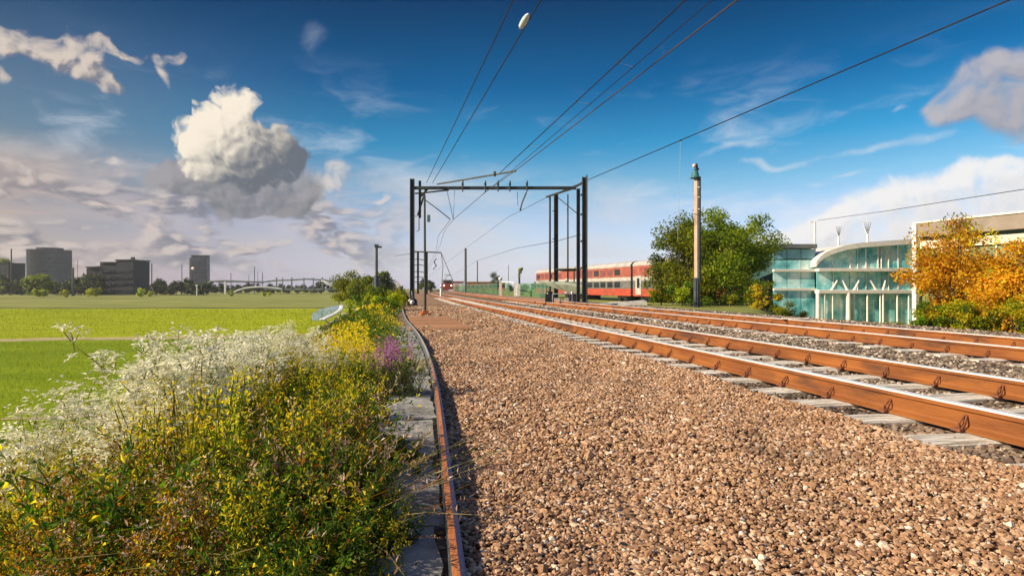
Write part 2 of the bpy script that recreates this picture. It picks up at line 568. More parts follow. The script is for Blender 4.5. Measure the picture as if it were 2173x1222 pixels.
_cy = np.linspace(-4, 424, 4281)
_cl = np.interp(_cy, CURB_Y, CURB_L)
for _w in (31, 31, 21):                          # a fair curve through the measured points
    _p = np.pad(_cl, _w // 2, mode='edge')
    _cl = np.convolve(_p, np.ones(_w) / _w, mode='valid')


def curb(Y):
    return np.interp(Y, _cy, _cl)


def sst(x, a, b):
    t = np.clip((np.asarray(x, float) - a) / (b - a), 0, 1)
    return t * t * (3 - 2 * t)


def ground(X, Y):
    X, Y = np.asarray(X, float), np.asarray(Y, float)
    l = X - tx(Y)
    d = curb(np.clip(Y, 0, 420)) - l
    z = -2.0 * sst(d, .95, 5.2)
    z = z + .05 * np.sin(X * 2.1 + Y * .7) * sst(d, .6, 1.5) * (1 - sst(d, 4, 6))
    e = np.minimum(l - 13.5, X - .40 * Y + .3)
    z = z - 3.2 * sst(e, 0, 5)
    z = z - .8 * sst(l, 14, 20) * sst(Y, 36, 45) * (1 - sst(e, -2, 1))
    return z


RA, RB, RC, RD = 3.80, 5.27, 8.15, 9.75          # rails, sideways from the line


def road(l, ys, z):
    return [(l + float(tx(y)), y, z) for y in ys]


def side_of(ys):
    out = []
    for y in ys:
        s = float((tx(y + .5) - tx(y - .5)))
        out.append(Vector((1, -s, 0)).normalized())
    return lambda i: out[i]


def build_ground():
    ls = np.unique(np.concatenate([np.linspace(-11, 1, 70), np.linspace(1, 13, 20), np.linspace(13, 26, 44), -11 - np.geomspace(.5, 2500, 60), 26 + np.geomspace(.5, 2500, 50)]))
    ys = np.unique(np.concatenate([np.linspace(-25, 0, 12), np.linspace(0, 60, 120), np.linspace(60, 400, 120), np.geomspace(400, 3500, 30)]))
    L, Y = np.meshgrid(ls, ys)
    X = L + tx(np.maximum(Y, 0)) + np.where(Y < 0, -.1892 * Y, 0)
    Z = ground(X, np.maximum(Y, 0))
    far = np.abs(L) > 60
    Z = Z - np.where(far, .003 * np.maximum(0, np.hypot(X, Y) - 900) * .3, 0)
    nx = len(ls)
    V = np.stack([X, Y, Z], -1).reshape(-1, 3)
    i, j = np.meshgrid(np.arange(len(ys) - 1), np.arange(nx - 1), indexing='ij')
    q = (i * nx + j).ravel()
    Fq = np.stack([q, q + 1, q + nx + 1, q + nx], 1)
    lc, yc = .5 * (L[:-1, :-1] + L[1:, 1:]).ravel(), .5 * (Y[:-1, :-1] + Y[1:, 1:]).ravel()
    mi = np.full(len(Fq), 1)                       # soil and rough grass
    left = lc < -4.7
    mi[left & (yc < 90)] = 0                       # bright pasture
    mi[left & (yc >= 90)] = 2                      # paler rough meadow beyond it
    mi[(lc > -.8) & (lc < 13.7)] = 3               # ballast bed
    mi[(lc >= 13.7) & (yc > 24)] = 2
    o = link('ground', np_mesh('ground', V, Fq, [field_mat(), M['soil'], M['meadow'], M['bed']], mi, True))
    tag(o, kind='structure')


def field_mat():
    m, k, bs = new_mat('pasture')
    co = k.new('ShaderNodeTexCoord').outputs['Object']
    mp = k.new('ShaderNodeMapping')
    k.put(mp.inputs[0], co)
    mp.inputs['Scale'].default_value = (.35, 1.3, 1)
    a = k.m('ADD', k.m('MULTIPLY', k.noise(mp.outputs[0], .35, 5, .6), .6), k.m('MULTIPLY', k.noise(co, .045, 4, .6), .4))
    b = k.noise(co, 9, 6, .7)
    mixn = k.m('ADD', k.m('MULTIPLY', a, .6), k.m('MULTIPLY', b, .4))
    nearp = k.ramp(mixn, [(.36, (.12, .19, .005)), (.5, (.20, .285, .006)), (.64, (.32, .39, .010))])
    farp = k.ramp(mixn, [(.36, (.21, .26, .008)), (.5, (.32, .37, .010)), (.64, (.45, .47, .014))])
    sy = k.new('ShaderNodeSeparateXYZ')            # two plots, parted by the dirt path
    k.put(sy.inputs[0], co)
    plot = k.smooth(k.m('SUBTRACT', sy.outputs[1], k.m('MULTIPLY_ADD', sy.outputs[0], .27, 42.4)), -.5, .5)
    colr = k.mix(plot, nearp, farp)
    k.put(bs.inputs['Base Color'], colr)
    bs.inputs['Roughness'].default_value = .9
    bs.inputs['Specular IOR Level'].default_value = .1
    bp = k.new('ShaderNodeBump')
    bp.inputs['Strength'].default_value = .9
    bp.inputs['Distance'].default_value = .12
    k.put(bp.inputs['Height'], k.noise(co, 5, 6, .75))
    k.put(bs.inputs['Normal'], bp.outputs[0])
    return m


def gravel_mat(name, stops, scale, bump=1.0):
    m, k, bs = new_mat(name)
    co = k.new('ShaderNodeTexCoord').outputs['Object']
    vo = k.new('ShaderNodeTexVoronoi', feature='F1')
    k.put(vo.inputs['Vector'], co)
    vo.inputs['Scale'].default_value = scale
    sp = k.new('ShaderNodeSeparateColor')
    k.put(sp.inputs[0], vo.outputs['Color'])
    colr = k.ramp(sp.outputs[0], stops)
    colr = k.mix(k.m('MULTIPLY', k.smooth(k.noise(co, .8, 4, .6), .4, .7), .35), colr, tuple(q * .6 for q in stops[0][1]), 'MIX')
    k.put(bs.inputs['Base Color'], colr)
    bs.inputs['Roughness'].default_value = .9
    bs.inputs['Specular IOR Level'].default_value = .2
    bp = k.new('ShaderNodeBump')
    bp.inputs['Strength'].default_value = bump
    bp.inputs['Distance'].default_value = .03
    k.put(bp.inputs['Height'], k.m('SUBTRACT', 1.0, vo.outputs['Distance']))
    k.put(bs.inputs['Normal'], bp.outputs[0])
    return m


M['soil'] = mat('soil', (.055, .05, .018), (.13, .14, .03), 3, .95, 0, .8, 12, spec=.1)
M['meadow'] = mat('meadow', (.15, .17, .045), (.30, .31, .085), .35, .95, 0, .8, 6, spec=.1, stretch=(.3, 1, 1))
GS = [(0, (.10, .05, .028)), (.35, (.26, .145, .08)), (.7, (.38, .23, .135)), (1, (.52, .38, .26))]
M['bed'] = gravel_mat('ballast_bed', [(0, (.09, .055, .035)), (.4, (.20, .12, .075)), (.8, (.30, .20, .13)), (1, (.42, .34, .26))], 26)
M['gravel'] = gravel_mat('gravel_bed', GS, 30)
build_ground()


def strip(name, l0, l1, ys, z, m, wob=0.0):
    """a thin sheet laid along the line"""
    b = MB()
    pts = []
    for y in ys:
        a = wob * (random.random() - .5)
        pts += [(float(l0(y) if callable(l0) else l0) + float(tx(y)) + a, y, z), (float(l1(y) if callable(l1) else l1) + float(tx(y)) + wob * (random.random() - .5), y, z)]
    b.add(pts, [(2 * i, 2 * i + 1, 2 * i + 3, 2 * i + 2) for i in range(len(ys) - 1)])
    o = b.build(name, m)
    return tag(o, kind='structure')


YS = [-8 + i for i in range(49)] + [41 + 4 * i for i in range(80)]
strip('gravel_path', lambda y: float(curb(max(y, 0))) + .02, lambda y: RA - .50 + .05 * math.sin(y * 3.1), YS, .006, M['gravel'])


def field_strip(name, pts, m, w):
    b = MB()
    vs = []
    for i, (x, y) in enumerate(pts):
        ww = w * (1 + .25 * math.sin(i * 1.7))
        vs += [(x, y - ww / 2, -1.99), (x, y + ww / 2, -1.99)]
    b.add(vs, [(2 * i, 2 * i + 2, 2 * i + 3, 2 * i + 1) for i in range(len(pts) - 1)])
    tag(b.build(name, m), kind='structure')


M['track_dirt'] = mat('track_dirt', (.30, .25, .12), (.46, .38, .22), 1.2, .95, 0, .5, 10, spec=.1)
M['dark_ditch'] = mat('dark_ditch', (.035, .045, .012), (.07, .08, .02), 1, .95, spec=.1)
M['brown_ditch'] = mat('brown_ditch', (.075, .05, .022), (.14, .09, .04), 1, .95, spec=.1)
field_strip('dirt_path', [(x, 34.6 + (x + 29) * .27 + .5 * math.sin(x * .4)) for x in np.linspace(-46, -11, 24)], M['track_dirt'], 2.0)
field_strip('dirt_path', [(x, 13.9 + (x + 11.6) * .22) for x in np.linspace(-20, -9.3, 14)], M['track_dirt'], .26)
field_strip('field_ditch', [(x, 89.5 + .03 * (x + 70) + .8 * math.sin(x * .13)) for x in np.linspace(-130, -22, 40)], M['dark_ditch'], 2.6)
field_strip('field_ditch', [(x, 176 + 2 * math.sin(x * .07)) for x in np.linspace(-210, -105, 30)], M['brown_ditch'], 7)

# water: a short reach of ditch at the foot of the bank that mirrors the sky
mw, kw, bw = new_mat('water')
bw.inputs['Base Color'].default_value = (.10, .30, .36, 1)
bw.inputs['Roughness'].default_value = .12
bpw = kw.new('ShaderNodeBump')
bpw.inputs['Strength'].default_value = .25
kw.put(bpw.inputs['Height'], kw.noise(kw.new('ShaderNodeTexCoord').outputs['Object'], 1.5, 4, .6))
kw.put(bw.inputs['Normal'], bpw.outputs[0])
wy = np.linspace(56, 104, 20)
wl = lambda y: -(1086.5 - (668 + (y - 56) * 1.05)) / F * y
b = MB()
vs = []
for y in wy:
    ww = 2.6 * math.sin(math.pi * min(1, max(.08, (y - 54) / 52)))
    vs += [(wl(y) - ww / 2, y, -1.985), (wl(y) + ww / 2, y, -1.985)]
b.add(vs, [(2 * i, 2 * i + 1, 2 * i + 3, 2 * i + 2) for i in range(len(wy) - 1)])
tag(b.build('water', mw), kind='structure')
b = MB()
vs = []
for y in wy:
    ww = 2.6 * math.sin(math.pi * min(1, max(.08, (y - 54) / 52)))
    x = wl(y) + ww / 2
    vs += [(x, y, -1.98), (x + .2, y, -1.93), (x + .55, y, -1.92), (x + .7, y, -2.0)]
b.add(vs, [(4 * i + j, 4 * i + j + 1, 4 * i + j + 5, 4 * i + j + 4) for i in range(len(wy) - 1) for j in range(3)])
tag(b.build('pale_bank', M['white']), kind='structure')

# ------------------------------------------------------------------ stones of the ballast
def stones(name, P, rad, m, sub=0, seed=1):
    g = np.random.default_rng(seed)
    bm = bmesh.new()
    bmesh.ops.create_icosphere(bm, subdivisions=1 + sub, radius=1)
    bm.verts.ensure_lookup_table()
    base = np.array([v.co[:] for v in bm.verts])
    tri = np.array([[v.index for v in f.verts] for f in bm.faces])
    bm.free()
    n, nv = len(P), len(base)
    jit = 1 + g.uniform(-.38, .34, (n, nv, 1))
    V = base[None] * jit * np.stack([g.uniform(.75, 1.3, n), g.uniform(.6, 1.0, n), g.uniform(.45, .8, n)], 1)[:, None, :]
    a, t = g.uniform(0, 6.283, n), g.normal(0, .45, n)
    ca, sa, ct, st = np.cos(a), np.sin(a), np.cos(t), np.sin(t)
    y2, z2 = V[..., 1] * ct[:, None] - V[..., 2] * st[:, None], V[..., 1] * st[:, None] + V[..., 2] * ct[:, None]
    x3, y3 = V[..., 0] * ca[:, None] - y2 * sa[:, None], V[..., 0] * sa[:, None] + y2 * ca[:, None]
    V = np.stack([x3, y3, z2], -1) * np.asarray(rad)[:, None, None] + P[:, None, :]
    Fq = (tri[None] + (np.arange(n) * nv)[:, None, None]).reshape(-1, 3)
    o = link(name, np_mesh(name, V.reshape(-1, 3), Fq, m))
    return tag(o, kind='stuff')


def stone_mat(name, stops):
    m, k, bs = new_mat(name)
    r = k.new('ShaderNodeNewGeometry').outputs['Random Per Island']
    co = k.new('ShaderNodeTexCoord').outputs['Object']
    colr = k.ramp(r, stops)
    colr = k.mix(k.m('MULTIPLY', k.smooth(k.noise(co, 110, 3, .6), .4, .65), .35), colr, (.05, .035, .025))
    big = k.noise(co, .9, 5, .62)                  # dusty and oily patches of the bed
    colr = k.mix(k.m('MULTIPLY', k.smooth(big, .52, .68), .45), colr, (.10, .065, .045))
    colr = k.mix(k.m('MULTIPLY', k.smooth(big, .46, .34), .35), colr, (.56, .38, .25))
    k.put(bs.inputs['Base Color'], colr)
    bs.inputs['Roughness'].default_value = .8
    bs.inputs['Specular IOR Level'].default_value = .3
    return m


M['stone_tan'] = stone_mat('stone_tan', [(0, (.15, .073, .039)), (.25, (.325, .177, .094)), (.6, (.47, .275, .152)), (.90, (.58, .395, .255)), (1, (.76, .66, .56))])
M['stone_grey'] = stone_mat('stone_grey', [(0, (.035, .03, .028)), (.4, (.14, .105, .08)), (.75, (.32, .25, .185)), (1, (.66, .58, .48))])


M['stone_dark'] = stone_mat('stone_dark', [(0, (.02, .017, .016)), (.45, (.07, .055, .045)), (.85, (.17, .13, .10)), (1, (.45, .38, .30))])


def scatter(y0, y1, l0, l1, dens, g, px_max=2330):
    n = int((y1 - y0) * (l1 - l0) * dens)
    Y = g.uniform(y0, y1, n)
    L = g.uniform(l0, l1, n)
    X = L + tx(Y)
    keep = (X / Y < (px_max - CX) / F) & (L > curb(Y) + .03)
    return X[keep], Y[keep], L[keep]


def ballast():
    g = np.random.default_rng(3)
    for (y0, y1, dn, r0, sub) in ((1.3, 3.4, 5200, .0098, 0), (3.4, 7, 3000, .0125, 0), (7, 13, 1500, .0165, 0), (13, 32, 330, .027, 0)):
        X, Y, L = scatter(y0, y1, .1, RA - .52, dn, g)
        r = r0 * np.exp(g.normal(0, .30, len(X)))
        heap = .016 * np.sin(L * 2.3 + Y * .9) + .010 * np.sin(L * 7.1 - Y * 3.3) + .02 * sst(L, RA - 1.0, RA - .5)
        stones('gravel', np.stack([X, Y, .022 + heap + g.uniform(-.002, .010, len(X))], 1), r, M['stone_tan'], sub, int(y0 * 10))
    for (y0, y1, dn, r0) in ((2.5, 7, 900, .021), (7, 14, 480, .026), (14, 34, 120, .04)):
        X, Y, L = scatter(y0, y1, RA - .58, 13.4, dn, g)
        near = np.min(np.abs(L[:, None] - np.array([[RA, RB, RC, RD]])), 1)
        k = near > .075
        X, Y, L = X[k], Y[k], L[k]
        r = r0 * g.uniform(.6, 1.35, len(X))
        P = np.stack([X, Y, -.004 + g.uniform(-.008, .016, len(X))], 1)
        darkish = L < RA                              # darker stones between the sleeper ends
        stones('track_ballast', P[~darkish], r[~darkish], M['stone_grey'], 0, int(y0 * 10) + 1)
        stones('dark_ballast', P[darkish], r[darkish], M['stone_dark'], 0, int(y0 * 10) + 2)


ballast()

# ------------------------------------------------------------------ rails, sleepers, clips
Z_RAIL = .035
PROF = [(-.07, 0), (-.07, .013), (-.030, .030), (-.022, .045), (-.022, .122), (-.037, .134), (-.037, .160), (-.029, .172), (.029, .172), (.037, .160), (.037, .134), (.022, .122), (.022, .045), (.030, .030), (.07, .013), (.07, 0)]
RYS = [-8 + .75 * i for i in range(80)] + [52 + 3 * i for i in range(100)]


def clip_mesh():
    b = MB()
    b.box((-.085, 0, .012), (.10, .11, .022), bev=.004)
    b.tube([(-.10, -.035, .02), (-.075, -.035, .05), (-.032, -.012, .115), (-.030, .012, .118), (-.07, .035, .05), (-.055, .04, .03)], .0095, 6)
    b.tube([(-.095, .0, .02), (-.095, .0, .062)], .011, 6)
    return b.mesh('rail_clip', M['clip'])


CLIP = clip_mesh()
SL_Y = [2.2 + .62 * i for i in range(92)]


def rail(l, label, nclip, group):
    sd = side_of(RYS)
    b = MB()
    mis = [0] * len(PROF)
    mis[6] = mis[7] = mis[8] = 1
    b.sweep(PROF, road(l, RYS, Z_RAIL), sd, mis)
    o = b.build('rail', [M['rust'], M['head']])
    tag(o, label, 'rail', group)
    for s, n in ((1, nclip), (-1, 26)):
        for y in SL_Y[:n]:
            c = link('rail_clip', CLIP, o)
            c.location = (l + float(tx(y)), y, Z_RAIL)
            ang = math.atan(.1892)
            c.rotation_euler = (0, 0, ang if s > 0 else ang + math.pi)
            c.scale = (.85, random.uniform(.55, .75), random.uniform(.72, .95))


rail(RA, 'rusty rail nearest the wide gravel, polished head, above the pale sleeper ends', 66, 'rails of the two tracks')
rail(RB, 'second rusty rail from the gravel, inner side of the near track', 60, 'rails of the two tracks')
rail(RC, 'rusty rail of the far track on the side towards the near track', 46, 'rails of the two tracks')
rail(RD, 'farthest rusty rail, along the shoulder in front of the glass building', 30, 'rails of the two tracks')


def sleeper_mesh(seed):
    g = random.Random(seed)
    b = MB()
    nx, L, w, h = 12, 2.55, .25, .15
    pts = []
    for i in range(nx + 1):
        x = -L / 2 + L * i / nx
        e = .012 if i in (0, nx) else 0
        for (y, z) in ((-w / 2, -h), (-w / 2 + e, -.012), (-w / 2 + .014, 0), (w / 2 - .014, 0), (w / 2 - e, -.012), (w / 2, -h)):
            pts.append((x + g.uniform(-.01, .01) * (1 if i in (0, nx) else .2), y + g.uniform(-.006, .006), z + g.uniform(-.005, .004)))
    fs = []
    for i in range(nx):
        for j in range(5):
            fs.append((i * 6 + j, i * 6 + j + 1, i * 6 + j + 7, i * 6 + j + 6)[::-1])
    fs.append(tuple(range(6)))
    fs.append(tuple(nx * 6 + j for j in range(6))[::-1])
    b.add(pts, fs)
    return b.mesh('sleeper', M['sleeper'])


SLM = [sleeper_mesh(i) for i in range(5)]
for (la, lb, n, lab, grp, y0) in ((RA, RB, 92, 'weathered pale timber sleeper with a worn end beside the wide gravel, under the near track', 'sleepers of the near track', 0),
                                  (RC, RD, 70, 'weathered sleeper half buried in stones under the far track', 'sleepers of the far track', 4)):
    for i, y in enumerate(SL_Y[y0:n]):
        o = link('sleeper', SLM[(i * 7) % 5])
        l = (la + lb) / 2 + random.uniform(-.03, .03)
        o.location = (l + float(tx(y)), y, Z_RAIL - .003 + random.uniform(-.004, 0))
        o.rotation_euler = (0, 0, math.atan(.1892) + random.uniform(-.02, .02) + (math.pi if i % 2 else 0))
        tag(o, lab, 'sleeper', grp)

# ------------------------------------------------------------------ steel edging and the slabs beside it
EYS = [-3 + .5 * i for i in range(50)] + [22 + 2 * i for i in range(30)]
sd = side_of(EYS)
epath = [(float(curb(max(y, 0))) + float(tx(y)) if y >= 0 else float(curb(0)) - .1892 * y, y, 0) for y in EYS]
et = thing('edging', 'long curved steel edging with a rusty orange top between slabs and gravel', 'edging')
b = MB()
b.sweep([(-.004, -.03), (-.004, .098), (.016, .098), (.042, .062), (.046, -.03)], epath, sd)
b.build('steel_plate', M['edge_side'], et)
b = MB()
b.sweep([(-.008, .0985), (-.008, .106), (.0165, .106), (.0165, .0985)], epath, sd)
b.build('rusty_top_strip', M['edge_rust'], et)
kk = NT.__new__(NT)                                # the strip's rust is worn off, pale, along its farther stretch
kk.t = M['edge_rust'].node_tree
pb = [q for q in kk.t.nodes if q.type == 'BSDF_PRINCIPLED'][0]
src = pb.inputs['Base Color'].links[0].from_socket
sy = kk.new('ShaderNodeSeparateXYZ')
kk.put(sy.inputs[0], kk.new('ShaderNodeTexCoord').outputs['Object'])
kk.put(pb.inputs['Base Color'], kk.mix(kk.smooth(kk.m('ADD', sy.outputs[1], kk.m('MULTIPLY', kk.noise(None, 2, 3), 3.0)), 6.5, 10.5), src, (.40, .36, .31)))
b = MB()
b.sweep([(-.011, -.03), (-.011, .092), (-.0065, .092), (-.0065, -.03)], epath, sd)
b.build('backing_strip', M['edge_teal'], et)


def slab_mesh(seed):
    g = random.Random(seed)
    b = MB()
    nx, ny = 5, 8
    L, w, h = .98, .36, .07
    pts = []
    for i in range(nx + 1):
        for j in range(ny + 1):
            e = (i in (0, nx)) or (j in (0, ny))
            pts.append((-w / 2 + w * i / nx + (g.uniform(-.012, .012) if e else 0), -L / 2 + L * j / ny + (g.uniform(-.014, .014) if e else 0), g.uniform(-.004, .004) - (.008 if e else 0)))
    fs = [(i * (ny + 1) + j, (i + 1) * (ny + 1) + j, (i + 1) * (ny + 1) + j + 1, i * (ny + 1) + j + 1) for i in range(nx) for j in range(ny)]
    rim = [i * (ny + 1) for i in range(nx + 1)] + [nx * (ny + 1) + j for j in range(1, ny + 1)] + [i * (ny + 1) + ny for i in range(nx - 1, -1, -1)] + [j for j in range(ny - 1, 0, -1)]
    m0 = len(pts)
    pts += [(pts[i][0], pts[i][1], -h) for i in rim]
    n = len(rim)
    fs += [(rim[(q + 1) % n], rim[q], m0 + q, m0 + (q + 1) % n) for q in range(n)]
    b.add(pts, fs)
    return b.mesh('concrete_slab', M['slab'])


SLB = [slab_mesh(i) for i in range(4)]
for i in range(15):
    y = .95 + 1.0 * i
    o = link('concrete_slab', SLB[i % 4])
    o.location = (float(curb(y)) - .215 + float(tx(y)), y, .030 + random.uniform(-.006, .006))
    o.rotation_euler = (random.uniform(-.012, .012), random.uniform(-.015, .015), math.atan(.17) + random.uniform(-.015, .015))
    tag(o, 'weathered grey concrete slab half overgrown along the steel edging', 'slab', 'slabs along the steel edging')

# ------------------------------------------------------------------ vegetation
def nrm(a):
    return a / np.maximum(1e-9, np.linalg.norm(a, axis=-1, keepdims=True))


class Leaves:
    """many small leaf-shaped faces"""
    def __init__(s):
        s.V, s.F, s.mi, s.n = [], [], [], 0

    def add(s, P, D, N, L, W, mi=0, fold=.12):
        P, D, N = np.asarray(P, float), nrm(np.asarray(D, float)), np.asarray(N, float)
        m = len(P)
        if not m:
            return s
        S = nrm(np.cross(D, N))
        N = np.cross(S, D)
        L = np.broadcast_to(np.asarray(L, float), (m,))[:, None]
        W_ = np.broadcast_to(np.asarray(W, float), (m,))[:, None]
        q = np.stack([P, P + D * L * .45 + S * W_ / 2 + N * L * fold, P + D * L, P + D * L * .45 - S * W_ / 2 + N * L * fold], 1)
        s.V.append(q.reshape(-1, 3))
        s.F.append((np.arange(m) * 4)[:, None] + np.arange(4)[None] + s.n)
        s.mi.append(np.broadcast_to(np.asarray(mi), (m,)))
        s.n += 4 * m
        return s

    def mesh(s, name, mats):
        return np_mesh(name, np.concatenate(s.V), np.concatenate(s.F), mats, np.concatenate(s.mi))


def rdir(g, n, up=0.0, spread=1.0):
    v = g.normal(0, spread, (n, 3))
    v[:, 2] += up
    return nrm(v)


LM = {
    'white': leaf_mat('umbel_white', [(.74, .74, .56), (.88, .87, .76), (.92, .91, .86)], .42, obj_var=.1),
    'lime': leaf_mat('leaf_lime', [(.30, .38, .012), (.46, .50, .016), (.66, .64, .03)], .6),
    'gold': leaf_mat('leaf_gold', [(.50, .44, .018), (.76, .56, .018), (.90, .70, .03), (.64, .58, .03)], .6),
    'rust': leaf_mat('leaf_rust', [(.16, .05, .008), (.38, .13, .010), (.52, .24, .012), (.24, .17, .012)], .55),
    'dark': leaf_mat('leaf_dark', [(.022, .062, .006), (.045, .11, .008), (.09, .16, .010), (.18, .22, .012)], .55),
    'green': leaf_mat('leaf_green', [(.05, .12, .008), (.10, .19, .010), (.18, .27, .014)], .6),
    'straw': leaf_mat('straw', [(.26, .22, .07), (.40, .34, .12), (.50, .44, .20), (.22, .26, .05)], .4),
    'purple': leaf_mat('purple_bloom', [(.36, .10, .34), (.50, .18, .46), (.58, .28, .52)], .35),
    'grey': leaf_mat('leaf_grey', [(.06, .10, .035), (.11, .15, .06), (.17, .20, .10)], .35),
    'pink': leaf_mat('seed_head', [(.42, .24, .12), (.62, .42, .28), (.75, .62, .52)], .3),
    'tree': leaf_mat('leaf_tree', [(.06, .12, .008), (.14, .23, .012), (.26, .34, .014), (.44, .46, .02)], .6),
    'tree2': leaf_mat('leaf_yellowgreen', [(.15, .20, .012), (.28, .33, .014), (.44, .46, .02)], .6),
    'far': leaf_mat('leaf_far', [(.022, .035, .012), (.04, .06, .018), (.06, .08, .02)], .25),
    'autumn': leaf_mat('leaf_autumn', [(.44, .17, .012), (.70, .30, .014), (.80, .43, .02), (.50, .40, .02)], .6),
    'yellow': leaf_mat('leaf_yellow', [(.24, .28, .010), (.56, .46, .012), (.74, .56, .016), (.30, .34, .012)], .55),
}


def stems_paths(g, n, h, lean, curve=.25, r0=.03):
    """n curved stems rising from a small patch; returns a list of point arrays"""
    out = []
    for _ in range(n):
        a = g.uniform(0, 6.283)
        ln = abs(g.normal(0, lean))
        hh = h * g.uniform(.65, 1.0)
        d = np.array([math.cos(a), math.sin(a), 0])
        t = np.linspace(0, 1, 6)[:, None]
        base = np.array([g.normal(0, r0), g.normal(0, r0), -.05])
        p = base + np.array([0, 0, 1]) * hh * t + d * hh * (ln * t + curve * ln * 2 * t ** 2)
        p += g.normal(0, .012 * h, p.shape) * t
        out.append(p)
    return out


def at(p, t):
    i = np.clip(t * (len(p) - 1), 0, len(p) - 1.001)
    k = i.astype(int)
    f = (i - k)[:, None]
    return p[k] * (1 - f) + p[k + 1] * f


def ribbon_stems(lv, paths, r, mi):
    for p in paths:
        d = p[1:] - p[:-1]
        for rot in (0, 1):
            n = np.tile([[1., .2, 0.]] if rot else [[.2, 1., 0.]], (len(d), 1))
            lv.add(p[:-1], d, n, np.linalg.norm(d, axis=1) * 1.08, r * 2.0, mi, 0)


def p_parsley(seed):
    g = np.random.default_rng(seed)
    lv = Leaves()
    st = stems_paths(g, 5, 1.0, .20, .3, .06)
    ribbon_stems(lv, st, .004, 1)
    for p in st:
        tops = [p[-1]] + [at(p, np.array([q]))[0] + g.normal(0, .06, 3) for q in g.uniform(.68, .97, 4)]
        for tp in tops:
            u = int(g.integers(5, 9))
            ex = rdir(g, u, .55, .55)
            tip = tp + ex * g.uniform(.05, .13, (u, 1)) + np.array([0, 0, .03])
            lv.add(np.repeat(tp[None], u, 0), tip - tp, rdir(g, u), np.linalg.norm(tip - tp, axis=1), .005, 1, 0)
            k = 4
            c = np.repeat(tip, k, 0) + g.normal(0, .020, (u * k, 3)) * [1, 1, .35]
            dd = g.normal(0, 1, (u * k, 3)) * [1, 1, .25]
            lv.add(c, dd, np.tile([[0, 0, 1.]], (u * k, 1)) + g.normal(0, .25, (u * k, 3)), g.uniform(.030, .062, u * k), g.uniform(.014, .026, u * k), 0)
        m = 30
        c = at(p, g.uniform(.1, .85, m))
        lv.add(c + g.normal(0, .03, (m, 3)), rdir(g, m, .2), rdir(g, m, .6), g.uniform(.03, .08, m), g.uniform(.010, .022, m), g.choice([2, 3], m, p=[.45, .55]))
    return lv.mesh('cow_parsley', [LM['white'], M['stem'], LM['lime'], LM['gold']])


def p_weed(seed, name, mats, h, nst, nleaf, ll, lw, tipm=None, probs=None, lean=.22, top=.12):
    g = np.random.default_rng(seed)
    lv = Leaves()
    st = stems_paths(g, nst, h, lean, .35, .04)
    ribbon_stems(lv, st, .0035, 0)
    for p in st:
        m = nleaf
        c = at(p, g.uniform(.08, 1, m) ** .8)
        d = rdir(g, m, .25)
        lv.add(c + d * .01, d, rdir(g, m, .8), g.uniform(.55, 1.2, m) * ll, g.uniform(.6, 1.2, m) * lw, 1 + g.choice(len(mats), m, p=probs))
        if tipm:
            m = 9
            c = at(p, g.uniform(1 - top, 1, m)) + g.normal(0, .02, (m, 3))
            lv.add(c, rdir(g, m, .6), rdir(g, m), g.uniform(.012, .03, m), g.uniform(.008, .016, m), 1 + len(mats))
    return lv.mesh(name, [M['stem']] + [LM[q] for q in mats] + ([LM[tipm]] if tipm else []))


def p_grass(seed, name, mats, h, n, w=.007, lean=.4, heads=None):
    g = np.random.default_rng(seed)
    lv = Leaves()
    for p in stems_paths(g, n, h, lean, .6, .06):
        d = p[1:] - p[:-1]
        side = np.tile(g.normal(0, 1, 3) * [1, 1, .2], (len(d), 1))
        k = int(g.integers(len(mats)))
        lv.add(p[:-1], d, side, np.linalg.norm(d, axis=1) * 1.1, w * np.linspace(1.2, .5, len(d)), k, 0)
        if heads and g.random() < .35:
            m = 10
            c = at(p, g.uniform(.8, 1, m)) + g.normal(0, .006, (m, 3))
            lv.add(c, rdir(g, m, .8), rdir(g, m), .025, .007, len(mats))
    return lv.mesh(name, [LM[q] for q in mats] + ([LM[heads]] if heads else []))


def p_creeper(seed):
    g = np.random.default_rng(seed)
    lv = Leaves()
    m = 640
    a, r = g.uniform(0, 6.283, m), np.sqrt(g.uniform(0, 1, m)) * .26
    c = np.stack([np.cos(a) * r, np.sin(a) * r, g.uniform(.005, .10, m) * (1.15 - r / .3)], 1)
    lv.add(c, rdir(g, m, .1) * [1, 1, .5], rdir(g, m, 1.6), g.uniform(.02, .05, m), g.uniform(.014, .03, m), g.choice(4, m, p=[.45, .3, .15, .10]))
    return lv.mesh('creeping_weed', [LM['dark'], LM['green'], LM['gold'], LM['rust']])


def gz(x, y):
    return float(ground(x, y))


